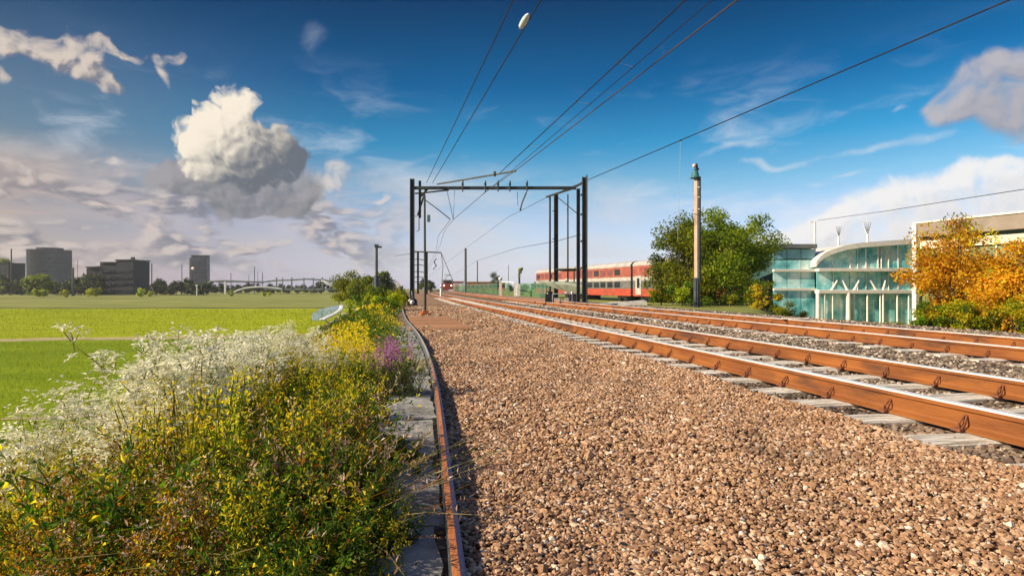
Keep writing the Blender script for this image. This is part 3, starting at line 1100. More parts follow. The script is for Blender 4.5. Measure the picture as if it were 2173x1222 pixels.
PLANTS = {
    'cow_parsley': ([p_parsley(10 + i) for i in range(4)], 'tall cow parsley with white umbels on the edge of the embankment', 'cow parsley', 'cow parsley along the embankment'),
    'golden_weed': ([p_weed(20 + i, 'golden_weed', ['gold', 'lime', 'green'], .75, 13, 28, .036, .013, 'gold', [.30, .42, .28]) for i in range(4)],
                    'golden yellow weed with fine leaves among the wild flowers of the embankment', 'weed', 'golden weeds on the embankment'),
    'rusty_weed': ([p_weed(30 + i, 'rusty_weed', ['rust', 'dark', 'gold'], .62, 17, 50, .028, .011, 'pink', [.6, .22, .18], .30) for i in range(4)],
                   'rust brown twiggy weed in the near corner of the embankment', 'weed', 'rust brown weeds on the near embankment'),
    'nettle': ([p_weed(40 + i, 'nettle', ['dark', 'green', 'gold', 'rust'], .48, 13, 60, .036, .016, None, [.48, .34, .09, .09], .30) for i in range(4)],
               'dark green leafy weed growing near the concrete slabs', 'weed', 'leafy green weeds beside the slabs'),
    'yellow_grass': ([p_grass(50 + i, 'yellow_grass', ['straw', 'lime', 'lime', 'gold'], .62, 120, .008, .26, 'pink') for i in range(4)],
                     'tuft of tall yellow green grass on the top of the bank', 'grass tuft', 'yellow grass tufts on the bank'),
    'dry_grass': ([p_grass(60 + i, 'dry_grass', ['straw', 'rust', 'green'], .42, 46, .006, .55, 'pink') for i in range(3)],
                  'dry arching grass tuft with straw coloured blades among dark green weeds', 'grass tuft', 'dry grass tufts among the weeds'),
    'creeping_weed': ([p_creeper(70 + i) for i in range(3)], 'low creeping weed spreading over the concrete slabs', 'weed', 'creeping weeds on the slabs'),
}


def plant(kind, X, Y, s, i):
    ms, lab, cat, grp = PLANTS[kind]
    o = link(kind, ms[i % len(ms)])
    o.location = (X, Y, float(ground(X, Y)))
    o.rotation_euler = (random.uniform(-.1, .1), random.uniform(-.1, .1), random.uniform(0, 6.28))
    o.scale = (s * random.uniform(.85, 1.15), s * random.uniform(.85, 1.15), s * random.uniform(.85, 1.2))
    return tag(o, lab, cat, grp, 'thing')


HT = {'cow_parsley': 1.1, 'golden_weed': .85, 'rusty_weed': .7, 'nettle': .52, 'yellow_grass': .68, 'dry_grass': .45, 'creeping_weed': .1}


def sow():
    g = random.Random(11)
    counts = {}
    tries = []
    # distance from the steel edging d and distance from the camera y, denser near the camera
    for (y0, y1, n) in ((1.15, 2.4, 100), (2.4, 4, 150), (4, 7, 250), (7, 12, 260), (12, 20, 200)):
        for _ in range(n):
            tries.append((g.uniform(.08, 4.6), g.uniform(y0, y1)))
    for _ in range(150):                           # a thick fringe leaning over the slabs
        tries.append((g.uniform(.16, .72), 1.2 + 4.6 * g.random() ** 1.3))
    for d, y in tries:
        q = .5 + .25 * math.sin(1.7 * d + 2.3 * math.sin(1.1 * y)) + .25 * math.sin(2.1 * y + 1.3 * d + 1)
        x = float(curb(y)) + float(tx(y)) - d
        px = CX + F * x / y
        if px < -160 or px > 1100:
            continue
        r = .5 * g.random() + .5 * min(.999, max(0, q))
        if y < 3.3:
            kind = ('creeping_weed' if r < .22 else 'nettle' if r < .66 else 'golden_weed' if r < .72 else 'rusty_weed' if r < .78 else 'dry_grass') if d < .85 else ('rusty_weed' if r < .58 else 'nettle' if r < .80 else 'golden_weed' if r < .90 else 'dry_grass') if d < 1.7 else ('rusty_weed' if r < .38 else 'nettle' if r < .6 else 'golden_weed' if r < .8 else 'cow_parsley')
            s = g.uniform(.6, 1.0)
            if y < 2.0:
                s *= .62
            if d < .17 + .07 * math.sin(y * 2.6):
                if g.random() < .6:
                    continue
                s *= .35
            elif d < .4:
                s *= .62
        elif y < 6.5:
            kind = ('creeping_weed' if r < .55 else 'nettle' if r < .9 else 'dry_grass') if d < .45 else ('golden_weed' if r < .38 else 'nettle' if r < .80 else 'cow_parsley' if r < .94 else 'rusty_weed') if d < 1.3 else ('golden_weed' if r < .42 else 'cow_parsley' if r < .68 else 'dry_grass' if r < .77 else 'rusty_weed') if d < 2.2 else ('cow_parsley' if r < .42 else 'yellow_grass' if r < .56 else 'golden_weed')
            s = g.uniform(.7, 1.05)
            if d < .22 + .08 * math.sin(y * 2.6):
                if g.random() < .6:
                    continue
                s *= .5
        elif y < 12:
            kind = ('creeping_weed' if r < .4 else 'yellow_grass') if d < .45 else ('yellow_grass' if r < .86 else 'golden_weed') if d < 1.5 else ('golden_weed' if r < .36 else 'yellow_grass' if r < .62 else 'cow_parsley') if d < 2.0 else ('cow_parsley' if r < .46 else 'golden_weed' if r < .8 else 'yellow_grass')
            s = g.uniform(.8, 1.15)
            if d < .45:
                s *= .55
        else:
            kind = 'yellow_grass' if r < .84 and d < 2.8 else 'golden_weed' if r < .90 else 'cow_parsley'
            s = g.uniform(.85, 1.25)
        if d > 2.3 and g.random() < .30:
            continue
        if kind == 'cow_parsley' and d > 1.6 and g.random() < (.30 if y < 6 else .55):
            continue
        if kind == 'dry_grass' and y < 1.7:
            kind = 'nettle'
        if kind == 'cow_parsley':
            s *= 1.05
        if 3.6 < y < 6.3 and d < 1.05:              # room for the purple flowered clump
            if 740 < px < 930:
                continue
            s *= .7
        # the plants get lower towards the tracks and along the bank
        yl = float(np.interp(px, [-160, 0, 60, 240, 340, 620, 680, 760, 900], [1080, 950, 775, 800, 672, 662, 690, 690, 700])) + (g.uniform(-4, 45) if kind == 'cow_parsley' else g.uniform(20, 120 if y < 9 else 50))
        s = min(s, (H - (yl - CY) * y / F - gz(x, y)) / HT[kind] / 1.1)
        if s < .22:
            continue
        if counts.get(kind, 0) >= 285:
            continue
        counts[kind] = counts.get(kind, 0) + 1
        plant(kind, x, y, s, counts[kind])
    return counts


print('PLANTS', sow())


def undergrowth():
    """low leaves between the plants, too many to count"""
    g = np.random.default_rng(5)
    lv = Leaves()
    for (y0, y1, n, sz) in ((1.0, 4, 48000, .021), (4, 9, 30000, .036), (9, 20, 22000, .065), (20, 60, 16000, .15)):
        y = g.uniform(y0, y1, n)
        d = np.abs(g.triangular(.05, 1.2, 5.2, n))
        k = (d > .17 + .09 * np.sin(y * 2.7) + .08 * np.sin(y * 6.1)) | (g.random(n) < .14)
        y, d = y[k], d[k]
        n = len(y)
        x = curb(y) + tx(y) - d
        hgt = g.uniform(0, 1, n) ** 1.6 * (.22 if y0 < 9 else .35) * np.clip(d / .7, .25, 1)
        z = ground(x, y) + hgt + .01
        c = np.stack([x, y, z], 1)
        pat = np.sin(x * 1.9 + 1.3 * np.sin(y * .8)) + np.sin(y * 1.1 + x)
        mi = np.where(g.random(n) < .25, g.integers(0, 4, n), np.where(pat > .7, 2, np.where(pat > -.3, 1, 0)))
        if y0 < 4:
            mi = np.where((d > .9) & (g.random(n) < .45), 3, mi)
        lv.add(c, rdir(g, n, .5), rdir(g, n, .9), g.uniform(.6, 1.3, n) * sz, g.uniform(.25, .6, n) * sz, mi)
    o = link('undergrowth', lv.mesh('undergrowth', [LM['dark'], LM['green'], LM['gold'], LM['rust']]))
    tag(o, 'low tangled undergrowth of leaves covering the embankment', 'undergrowth', kind='stuff')
    # short grass standing in the nearer pasture
    lv = Leaves()
    n = 60000
    y = 7 + 76 * g.uniform(0, 1, n) ** 2.3
    x = g.uniform(-1, 0, n) * (y * .92) - 3
    k = (curb(y) - (x - tx(y)) > 4.9) & (np.abs(y - 34.6 - (x + 29) * .27) > 1.7)
    x, y = x[k], y[k]
    n = len(x)
    c = np.stack([x, y, ground(x, y) - .01], 1)
    lv.add(c, rdir(g, n, 1.8, .5), rdir(g, n), g.uniform(.03, .085, n) * (1 + y / 45), .010 * (1 + y / 18), g.integers(0, 2, n))
    o = link('pasture_grass', lv.mesh('pasture_grass', [leaf_mat('grass_a', [(.26, .36, .008), (.38, .46, .012)], .4), leaf_mat('grass_b', [(.32, .40, .008), (.46, .50, .014)], .4)]))
    tag(o, 'short bright green grass of the pasture below the embankment', 'grass', kind='stuff')


undergrowth()

# the purple flowered clump by the edging
g = np.random.default_rng(91)
t = thing('flowering_clump', 'grey green clump with purple flower spikes beside the curved steel edging', 'flower clump', (-1.02, 5.5, .0))
lv = Leaves()
st = stems_paths(g, 150, .46, .32, .35, .10)
ribbon_stems(lv, st, .0025, 0)
for p in st:
    m = 16
    c = at(p, g.uniform(.1, 1, m))
    d = rdir(g, m, .9)
    lv.add(c, d, rdir(g, m), g.uniform(.02, .05, m), g.uniform(.005, .010, m), 1)
link('foliage', lv.mesh('foliage', [M['stem'], LM['grey']]), t)
lv = Leaves()
for q in range(46):
    top = np.array([g.normal(-.06, .085), g.normal(0, .10), g.uniform(.38, .56)])
    m = 26
    c = top + np.stack([g.normal(0, .010, m), g.normal(0, .010, m), -g.uniform(0, .15, m)], 1)
    lv.add(c, rdir(g, m, .3), rdir(g, m), g.uniform(.010, .022, m), g.uniform(.008, .014, m), 0)
link('flower_spikes', lv.mesh('flower_spikes', [LM['purple']]), t)


# ------------------------------------------------------------------ trees
def tree_parts(seed, h, w, trunk_h, mats, nleaf, leaf, trunk_r=.16, dep=None, clumps=26, low=.0, ragged=.25, probs=None, hang=0.0, cl=(.24, .42)):
    """trunk mesh and crown mesh; crown: leaf clumps spread through an uneven volume between heights trunk_h and h"""
    g = np.random.default_rng(seed)
    dep = dep or w * .85
    c0, ch = (trunk_h + h) / 2, (h - trunk_h) / 2
    cen = []
    while len(cen) < clumps:
        v = g.uniform(-1, 1, 3)
        r = np.linalg.norm(v)
        if .30 < r < 1.0:
            v = v * (.82 + ragged * g.uniform(-.5, .5))
            kx = 1 - low * max(0, v[2])
            cen.append([v[0] * w / 2 * kx, v[1] * dep / 2 * kx, c0 + v[2] * ch])
    cen = np.array(cen)
    lv = Leaves()
    per = nleaf // clumps
    for c in cen:
        rr = (w / 2 + ch) / 2 * g.uniform(*cl)
        v = rdir(g, per) * (g.uniform(0, 1, (per, 1)) ** .45) * rr * [1.15, 1.15, .85]
        p = c + v + g.normal(0, rr * .06, (per, 3))
        out = nrm(v * [1, 1, .6] + np.array([0, 0, .35 * rr]))
        d = nrm(rdir(g, per) + np.array([0, 0, -hang]))
        base = g.choice(len(mats), p=probs)
        mi = np.where(g.random(per) < .72, base, g.choice(len(mats), per, p=probs))
        lv.add(p, d, out + g.normal(0, .5, (per, 3)), g.uniform(.6, 1.3, per) * leaf, g.uniform(.4, .75, per) * leaf, mi)
    crown = lv.mesh('crown', [LM[q] for q in mats])
    b = MB()
    fork = trunk_h + (h - trunk_h) * .35
    tp = [Vector((g.normal(0, .03 * h * i / 5), g.normal(0, .03 * h * i / 5), -.15 + (fork + .15) * i / 5)) for i in range(6)]
    tp[0].x = tp[0].y = 0
    b.tube(tp, [trunk_r * (1.35 if i == 0 else 1.0 - .1 * i) for i in range(6)], 9)
    order = np.argsort(-np.linalg.norm(cen - np.array([0, 0, c0]), axis=1))[:min(11, clumps)]
    for q in order:
        s0 = tp[int(g.integers(2, 6))]
        e = Vector(cen[q])
        mid = s0.lerp(e, .5) + Vector((g.normal(0, .05 * w), g.normal(0, .05 * w), .06 * h))
        pts = [s0, s0.lerp(mid, .5) + Vector((0, 0, .02 * h)), mid, mid.lerp(e, .6), e]
        b.tube(pts, [trunk_r * k for k in (.5, .4, .28, .17, .07)], 6)
    return b.mesh('trunk', M['bark']), crown


def tree(name, label, cat, loc, parts, group=None, rz=0.0, sc=1.0):
    t = thing(name, label, cat, loc, rz, group)
    t.scale = sc if isinstance(sc, tuple) else (sc, sc, sc)
    link('trunk', parts[0], t)
    link('crown', parts[1], t)
    return t


# the big leafy tree right of the mast, and its smaller neighbour on the train side
tree('broadleaf_tree', 'large round green tree with a bare trunk between mast and glass building', 'tree', (12.0, 33.6, gz(12, 33.6)),
     tree_parts(3, 5.5, 5.4, .25, ['tree', 'dark', 'tree2', 'lime'], 36000, .14, .15, clumps=84, ragged=.5, cl=(.15, .32), probs=[.42, .12, .30, .16]))
tree('broadleaf_tree', 'sunlit bushy yellow green tree left of the tall mast, before the train', 'tree', (10.1, 34.4, gz(10.1, 34.4)),
     tree_parts(4, 4.9, 4.9, -.1, ['tree2', 'tree', 'lime', 'green'], 27000, .135, .13, clumps=70, ragged=.5, cl=(.15, .32), probs=[.38, .28, .16, .18]))
# shrubs at its foot and before the glass building
BUSH = [tree_parts(60 + i, 1.5, 1.8, .05, ms, 2600, .11, .05, clumps=14, probs=pr) for i, (ms, pr) in enumerate(((['green', 'lime', 'dark'], [.4, .35, .25]), (['gold', 'green', 'rust'], [.4, .35, .25]), (['yellow', 'lime', 'green'], [.5, .25, .25])))]
for (px, Y, s, v, lab) in ((1500, 36.5, 1.0, 0, 'green shrub hidden half behind the tall mast'), (1428, 37.5, 1.05, 0, 'broad green shrub before the near end of the red train'), (1590, 38, 1.1, 0, 'dark green shrub in the gap beneath the large tree'), (1548, 31.2, .62, 0, 'low bright green shrub at the foot of the large tree'), (1445, 32.6, .95, 0, 'round green shrub just left of the foot of the tall mast'),
                           (1500, 32.2, .42, 0, 'small grassy green shrub just right of the mast foot'),
                           (1618, 30, .95, 1, 'olive shrub between the large tree and the glass building'), (1660, 29, .75, 0, 'pale green shrub in front of the low glass wing'),
                           (1690, 34, .95, 1, 'brown green shrub against the corner of the low glass wing'), (1402, 35, .95, 0, 'green shrub where the train meets the trees')):
    x = (px - CX) * Y / F
    tree('shrub', lab, 'shrub', (x, Y, gz(x, Y) - .05), BUSH[v], 'shrubs behind the far track', random.uniform(0, 6), s)

# autumn trees and the yellow hedge in front of the long hall
for i, (px, Y, h, w, lab) in enumerate(((2038, 16.3, 3.75, 3.0, 'orange autumn tree in front of the corner of the long hall'),
                                        (2168, 14.6, 2.75, 2.4, 'orange autumn tree at the right edge before the long hall'),
                                        (2100, 17.4, 3.7, 2.4, 'olive and orange tree standing between the two orange autumn trees'))):
    x = (px - CX) * Y / F
    z = gz(x, Y)
    tree('autumn_tree', lab, 'tree', (x, Y, z), tree_parts(80 + i, h, w, .25, ['autumn', 'gold', 'rust', 'tree2'], 18000, .085, .06, clumps=80, ragged=.55, cl=(.15, .34), probs=[.68, .06, .20, .06] if i < 2 else [.36, .1, .18, .36]), 'autumn trees before the hall')
for i, (px, Y) in enumerate(((1975, 15.9), (2020, 15.4), (2065, 14.9), (2110, 14.4), (2155, 13.9), (2200, 13.4), (1990, 16.4), (2085, 15.3), (2170, 14.4))):
    x = (px - CX) * Y / F
    tree('shrub', 'yellow green leafy shrub of the row beneath the orange autumn trees', 'shrub', (x, Y, gz(x, Y) - .1), BUSH[2 if i % 3 else 0], 'yellow shrubs beneath the autumn trees', i * 1.3, random.uniform(.52, .66) if i < 6 else random.uniform(.75, .95))

# left bank, middle distance
tree('bank_tree', 'bushy yellow green tree at the foot of the bank, left of a darker tree', 'tree', (-19.6, 74, -1.9), tree_parts(101, 5.0, 4.6, .2, ['tree2', 'lime', 'tree'], 7000, .24, .12, clumps=26, probs=[.6, .2, .2]))
tree('bank_tree', 'darker green tree just left of the concrete pole', 'tree', (-17.4, 72, -1.9), tree_parts(102, 4.6, 3.9, .2, ['tree', 'tree2', 'dark'], 6000, .24, .12, clumps=24, probs=[.5, .3, .2]))
tree('bank_tree', 'dark bluish green tree behind the concrete pole', 'tree', (-22.0, 104, -1.9), tree_parts(103, 6.4, 4.6, .3, ['far', 'tree'], 5000, .32, .14, clumps=22, probs=[.7, .3]))
HEDGE = [tree_parts(110 + i, 1.5, 2.4, .0, ['green', 'lime', 'dark'], 3600, .13, .04, clumps=18, probs=[.45, .4, .15]) for i in range(2)]
for i, (px, Y, s, lab) in enumerate(((826, 26, .62, 'bright green bush on the bank beside the near end of the gravel'), (805, 29, .75, 'bright green bush on the bank below the concrete pole'),
                                     (838, 33, .7, 'small green bush on top of the bank left of the gantry post'), (770, 34, .8, 'green bush low on the bank above the rubble'))):
    x = (px - CX) * Y / F
    tree('bush', lab, 'bush', (x, Y, gz(x, Y) - .1), HEDGE[i % 2], 'green bushes on the bank', i * 2.0, s)
for i, (px, Y, h) in enumerate(((849, 31, 1.35), (853, 25, .8), (846, 37, 1.5))):
    x = (px - CX) * Y / F
    ms = PLANTS['golden_weed'][0][i]
    o = link('yellow_broom', ms)
    o.location = (x, Y, gz(x, Y))
    o.scale = (.7 * h, .7 * h, 1.35 * h)
    tag(o, 'slender yellow flowering plant on the gravel edge left of the gantry post', 'plant', 'yellow plants on the gravel edge', 'thing')

# far tree lines
FAR = [tree_parts(120 + i, 7.5, 9, .3, ['far', 'tree'], 1500, .85, .25, clumps=16, probs=[.75, .25]) for i in range(3)]
k = 0
for (px, Y, s) in ((-30, 270, 1.2), (5, 262, .9), (38, 280, .8), (190, 250, 1.15), (215, 270, 1.25), (172, 262, .8), (240, 285, .8), (340, 262, .72), (362, 250, .62), (385, 268, .7), (410, 256, .6), (432, 262, .66), (128, 262, .62), (325, 280, .6),
                   (455, 330, .62), (490, 335, .55), (525, 330, .60), (560, 335, .55), (595, 330, .6), (630, 334, .55), (665, 330, .62), (700, 326, .7), (60, 285, .8), (145, 285, .7), (20, 250, .7), (45, 255, .75), (120, 255, .72), (140, 250, .66), (158, 255, .9), (180, 252, 1.05), (200, 256, 1.1), (332, 250, .75), (350, 262, .8), (374, 256, .74), (396, 262, .72), (420, 250, .6), (443, 320, .72), (470, 325, .66), (505, 322, .68), (540, 326, .66), (575, 322, .68), (610, 326, .66), (645, 322, .68), (682, 322, .75), (715, 320, .8)):
    x = (px - CX) * Y / F
    tree('field_tree', 'dark tree of the hedgerow on the far edge of the pasture', 'tree', (x, Y, gz(x, Y) - .1), FAR[k % 3], 'trees on the far edge of the pasture', k * 1.7, (s * 1.15, s * 1.15, s * random.uniform(1.0, 1.35)))
    k += 1
x, Y = (85 - CX) * 225 / F, 225
tree('field_tree', 'broad rounded olive tree in front of the grey tower', 'tree', (x, Y, gz(x, Y)), tree_parts(130, 8.6, 13, .2, ['tree', 'far', 'tree2'], 4200, .8, .3, clumps=26, probs=[.5, .3, .2]))
x, Y = (2 - CX) * 300 / F, 300
tree('field_tree', 'green round tree top rising behind the small block at the left edge', 'tree', (x, Y, gz(x, Y)), tree_parts(131, 18.5, 9, 6, ['tree', 'far'], 2600, .8, .3, clumps=20, probs=[.6, .4]))
SMB = [tree_parts(140 + i, 2.6, 3.4, .0, ['lime', 'green', 'tree2'], 900, .34, .05, clumps=10, probs=[.5, .2, .3]) for i in range(2)]
for i, (px, Y, s, lab) in enumerate(((138, 190, .9, 'small bright shrub out on the pasture before the grey tower'), (80, 205, 1.2, 'light green shrub in front of the olive tree'), (188, 205, 1.0, 'light green shrub left of the dark block'),
                                     (205, 212, 1.35, 'taller light green shrub left of the dark block'), (300, 208, 1.1, 'light green shrub at the right foot of the dark block'), (318, 212, .9, 'small shrub next to the right foot of the dark block'),
                                     (490, 220, .8, 'tiny bright shrub beside the white pillar of the bridge'), (560, 222, .7, 'tiny bright shrub under the white arch'), (572, 226, .6, 'tiny shrub under the right half of the white arch'), (95, 210, 1.0, 'light green shrub right of the olive tree foot'))):
    x = (px - CX) * Y / F
    tree('field_shrub', lab, 'shrub', (x, Y, gz(x, Y)), SMB[i % 2], 'bright shrubs along the far field edge', i * 1.1, s)
# right and centre: trees behind the train and along the line far off
k = 0
for (px, Y, s) in ((1255, 145, .80), (1285, 150, .85), (1320, 145, .9), (1350, 140, .95), (1378, 138, 1.05), (1410, 130, 1.0)):
    x = (px - CX) * Y / F
    tree('line_tree', 'grey green tree showing above the roof of the red train', 'tree', (x, Y, gz(x, Y)), FAR[k % 3], 'trees behind the red train', k * 1.3, (s * .9, s * .9, s * .82))
    k += 1
for (px, Y, s) in ((838, 240, .6), (850, 230, .5), (815, 220, .62), (900, 190, .55), (912, 170, .4), (1010, 280, .5), (1140, 260, .62), (1165, 250, .55), (1112, 250, .5), (1190, 240, .6), (1215, 230, .6), (1085, 290, .5), (1048, 285, .62)):
    x = (px - CX) * Y / F
    tree('line_tree', 'small hazy tree beside the railway in the far distance', 'tree', (x, Y, gz(x, Y)), FAR[k % 3], 'small hazy trees beside the railway', k * 1.3, (s, s, s))
    k += 1
for (px, Y, s) in ((1047, 210, .5), (1056, 214, .42)):
    x = (px - CX) * Y / F
    o = tree('conifer', 'small dark pointed conifer beyond the green fence', 'tree', (x, Y, gz(x, Y)), tree_parts(150, 17, 5.5, 1, ['far', 'dark'], 1500, .6, .2, clumps=22, low=.8, probs=[.5, .5]), 'conifers beyond the green fence', k, s)

# rubble on the bank
g = np.random.default_rng(44)
n = 420
u = g.uniform(0, 1, n)
yy = 17 + 17 * u
pxx = 690 + 108 * u ** .7 + g.normal(0, 6, n)
xx = (pxx - CX) * yy / F
P = np.stack([xx, yy, ground(xx, yy) + .05 + g.uniform(0, .28, n)], 1)
o = stones('rubble', P, g.uniform(.05, .15, n), stone_mat('rubble_stone', [(0, (.10, .07, .09)), (.4, (.30, .22, .24)), (.7, (.55, .48, .46)), (1, (.72, .70, .68))]), 0, 9)
tag(o, 'heap of pale and purplish rubble stones on the bank', 'rubble')

# ------------------------------------------------------------------ overhead line
def hbeam(b, c, z0, z1, w, mi=0, rz=0.0):
    """H section standing upright"""
    t = w * .16
    h = z1 - z0
    zc = (z0 + z1) / 2
    Mx = Matrix.Rotation(rz, 3, 'Z')
    for off in (-1, 1):
        b.box(Vector((c[0], c[1], zc)) + Mx @ Vector((off * (w / 2 - t / 2), 0, 0)), (t, w, h), rz, mi)
    b.box((c[0], c[1], zc), (w - 2 * t - .004, t, h - .004), rz, mi)


YG = 34.4
gan = thing('gantry', 'dark steel portal gantry spanning the tracks with a straight cross beam', 'gantry', (0, 0, 0))
b = MB()
hbeam(b, (-5.60, YG), -.1, 7.10, .23)
b.box((-5.60, YG, .12), (.5, .5, .24))
b.build('post', M['steel'], gan)
b = MB()
hbeam(b, (3.72, YG), -.1, 6.55, .19)
hbeam(b, (4.05, YG), -.1, 7.2, .22)
b.tube([(4.19, YG - .1, -.1), (4.19, YG - .1, 7.3)], .04, 6)
for z in (.6, 2.1, 3.6, 5.1, 6.2):
    b.box((3.885, YG, z), (.07, .12, .10))
b.box((3.9, YG, .1), (.85, .55, .2))
b.build('post', M['steel'], gan)
b = MB()
b.box((-.95, YG, 6.585), (9.10, .16, .17), bev=.01)
b.build('beam', M['steel'], gan)
b = MB()
hbeam(b, (-5.17, YG), 4.9, 7.0, .13)
b.tube([(-5.45, YG, 6.28), (-5.1, YG, 6.30), (-3.55, YG, 6.47)], .045, 6)
b.tube([(-5.14, YG, 6.1), (-4.72, YG, 6.55)], .06, 6)
b.tube([(-5.30, YG, 5.05), (-5.02, YG, 5.9), (-4.86, YG, 6.5)], .05, 6)
b.tube([(-5.45, YG, 5.0), (-5.22, YG, 5.0), (-5.22, YG, 4.2), (-5.35, YG, 4.15)], .025, 5)
b.build('bracket', M['steel'], gan)
for px in (982, 1030, 1057, 1082, 1118):
    x = (px - CX) * YG / F
    b = MB()
    b.tube([(x, YG - .1, 6.36), (x + .02, YG - .1, 6.98)], .035, 6)
    b.lathe([(.035, 0), (.085, .02), (.04, .06), (.085, .08), (.04, .12), (.085, .14), (.03, .18)], (x, YG - .1, 6.70), 8)
    b.build('insulator', M['steel'], gan)
b = MB()
P0 = W(903, 425, YG)
b.tube([P0, W(930, 445, YG - .3), W(955, 465, YG - .6)], .03, 6)
b.tube([W(948, 403, YG), W(962, 466, YG - .6)], .017, 5)
b.tube([W(965, 404, YG), W(963, 440, YG - .3), W(962, 466, YG - .6)], .014, 5)
b.build('stay_wire', M['steel'], gan)
b = MB()
b.tube([W(1117, 408, YG), W(1108, 430, YG), W(1104, 447, YG)], .05, 6)
b.tube([W(1098, 408, YG), W(1099, 436, YG)], .015, 5)
b.build('hanger', M['steel'], gan)
d = MB()
d.box((-5.60, YG - .175, .62), (.2, .07, .55), bev=.01)
d.lathe([(.0, 0), (.24, 0), (.26, .05), (.24, .12), (0, .12)], (0, 0, 0), 20)
dl = d.mesh('dial', M['black'])
# round dial at the foot of the left post
b = MB()
b.lathe([(0, 0), (.25, 0), (.27, .04), (.25, .12), (0, .12)], (0, 0, 0), 22)
bx = b.build('dial', M['black'], gan)
bx.rotation_euler = (R(90), 0, 0)
bx.location = (-5.56, YG - .15, .17)
b = MB()
b.lathe([(0, .121), (.13, .121), (.13, .130), (0, .130)], (0, 0, 0), 20)
b.box((.0, .03, .133), (.03, .10, .004), mi=1)
f = b.build('dial_face', [M['white'], M['black']], bx)
b = MB()
b.tube([(-5.56, YG - .2, .40), (-5.58, YG - .2, .62), (-5.60, YG - .15, .8)], .022, 6)
b.build('dial_pipe', M['galv'], gan)

# slim stay pole in front of the gantry
x, y = -2.96, 20.9
t = thing('slim_pole', 'slim dark pole standing on an orange foot in the gravel behind the timber boards', 'pole', (x, y, 0))
b = MB()
b.tube([(0, 0, 0), (-.01, 0, 2.0), (-.02, 0, 4.15)], [.042, .04, .034], 8)
b.build('pole', M['steel'], t)
b = MB()
b.box((0, 0, .07), (.34, .34, .14), .3, bev=.02)
b.box((0, 0, .17), (.2, .2, .08), .3, bev=.01)
b.build('foot', M['edge_rust'], t)
b = MB()
b.box((.12, 0, 3.35), (.10, .06, .24), bev=.01)
b.build('plate', M['teal_paint'], t)

# timber boards let into the gravel
t = thing('timber_cover', 'flat cover of brown timber boards lying in the gravel path', 'timber cover', (-2.15, 16.8, .035), math.atan(.19))
for i in range(9):
    b = MB()
    b.box((random.uniform(-.03, .03), -2.8 + .70 * i, random.uniform(-.008, .008)), (1.42 - .02 * i, .655, .06), random.uniform(-.012, .012), bev=.012)
    b.build('board', mat('timber_board', *[tuple(q * f for q in c) for f in [random.uniform(.7, 1.2)] for c in ((.26, .115, .045), (.44, .22, .10))], 6, .8, 0, .3, 30, stretch=(.6, 8, 4)), t)

# the three masts behind the gantry's right post
b = MB()
YM = 44.0
for (px, r, top, lab) in ((1167, .085, 415, 'slim dark mast, leftmost of the three behind the right gantry post'), (1180, .15, 412, 'thick dark mast, middle one of the three behind the right gantry post'), (1205, .065, 412, 'thin dark mast carrying a flat disc, right of the two other masts')):
    x = (px - CX) * YM / F
    zt = H + (CY - top) * YM / F
    t = thing('mast', lab, 'mast', (x, YM, gz(x, YM)), 0, 'masts behind the gantry')
    b = MB()
    if r > .1:
        hbeam(b, (0, 0), -.2, zt - t.location.z, r * 2)
        for z in (2, 4.5, 6.5):
            b.box((-r - .05, 0, z), (.10, .05, .06))
    else:
        b.tube([(0, 0, -.2), (0, 0, zt - t.location.z)], [r, r * .8], 8)
    b.build('shaft', M['steel'], t)
    b = MB()
    b.box((0, 0, .1), (.5, .5, .3), bev=.03)
    b.build('base', M['concrete'], t)
    if px == 1205:
        b = MB()
        b.lathe([(0, 0), (.55, .02), (.95, .10), (.98, .15), (.9, .19), (0, .22)], (0, 0, H + (CY - 576) * YM / F - t.location.z), 20)
        b.build('disc', M['steel'], t)

# shelter with a slanting pale roof, low frame and black cabinet at the gantry's right foot
t = thing('shelter', 'small lean-to with slanting pale yellow green roof beside the right gantry post', 'shelter', (2.95, 36.2, 0))
b = MB()
vs = [(-1.5, -.7, 1.35), (1.15, -.7, 1.02), (1.15, -.7, .58), (.25, -.7, .72), (-1.5, .7, 1.42), (1.15, .7, 1.32), (1.15, .7, .70), (.25, .7, .85)]
b.add(vs, [(0, 3, 2, 1), (4, 5, 6, 7), (0, 1, 5, 4), (1, 2, 6, 5), (3, 0, 4, 7), (2, 3, 7, 6)])
b.build('roof', mat('pale_green', (.42, .46, .30), (.60, .62, .42), 3, .6), t)
b = MB()
b.box((.75, .1, .32), (.62, .7, .62), bev=.02)
b.build('cabinet', mat('mauve_panel', (.13, .11, .15), (.20, .18, .22), 3, .6), t)
b = MB()
for x in (-.9, 1.0):
    b.tube([(x, 0, -.1), (x, 0, 1.1)], .03, 6)
b.build('frame', M['galv'], t)
t = thing('trackside_box', 'squat black box with a pale pipe between the two tracks', 'equipment box', (2.05, 33.6, 0))
b = MB()
b.box((0, 0, .33), (.46, .5, .66), bev=.05)
b.box((0, 0, .04), (.72, .7, .1), bev=.03)
b.lathe([(.2, .66), (.17, .76), (.06, .82), (0, .82)], (0, 0, 0), 12)
b.build('housing', M['black'], t)
b = MB()
b.tube([(.16, -.28, .05), (.16, -.28, .62), (.22, -.28, .66), (1.15, -.28, .66), (1.22, -.28, .62), (1.22, -.28, -.05)], .028, 7)
b.lathe([(.07, 0), (.07, .12), (.03, .16), (0, .16)], (1.22, -.28, .64), 10)
b.build('pipe_frame', M['galv'], t)
t = thing('ramp', 'low pale concrete ramp lying on the ground in front of the red train', 'ramp', (6.15, 35.6, 0), R(-8))
b = MB()
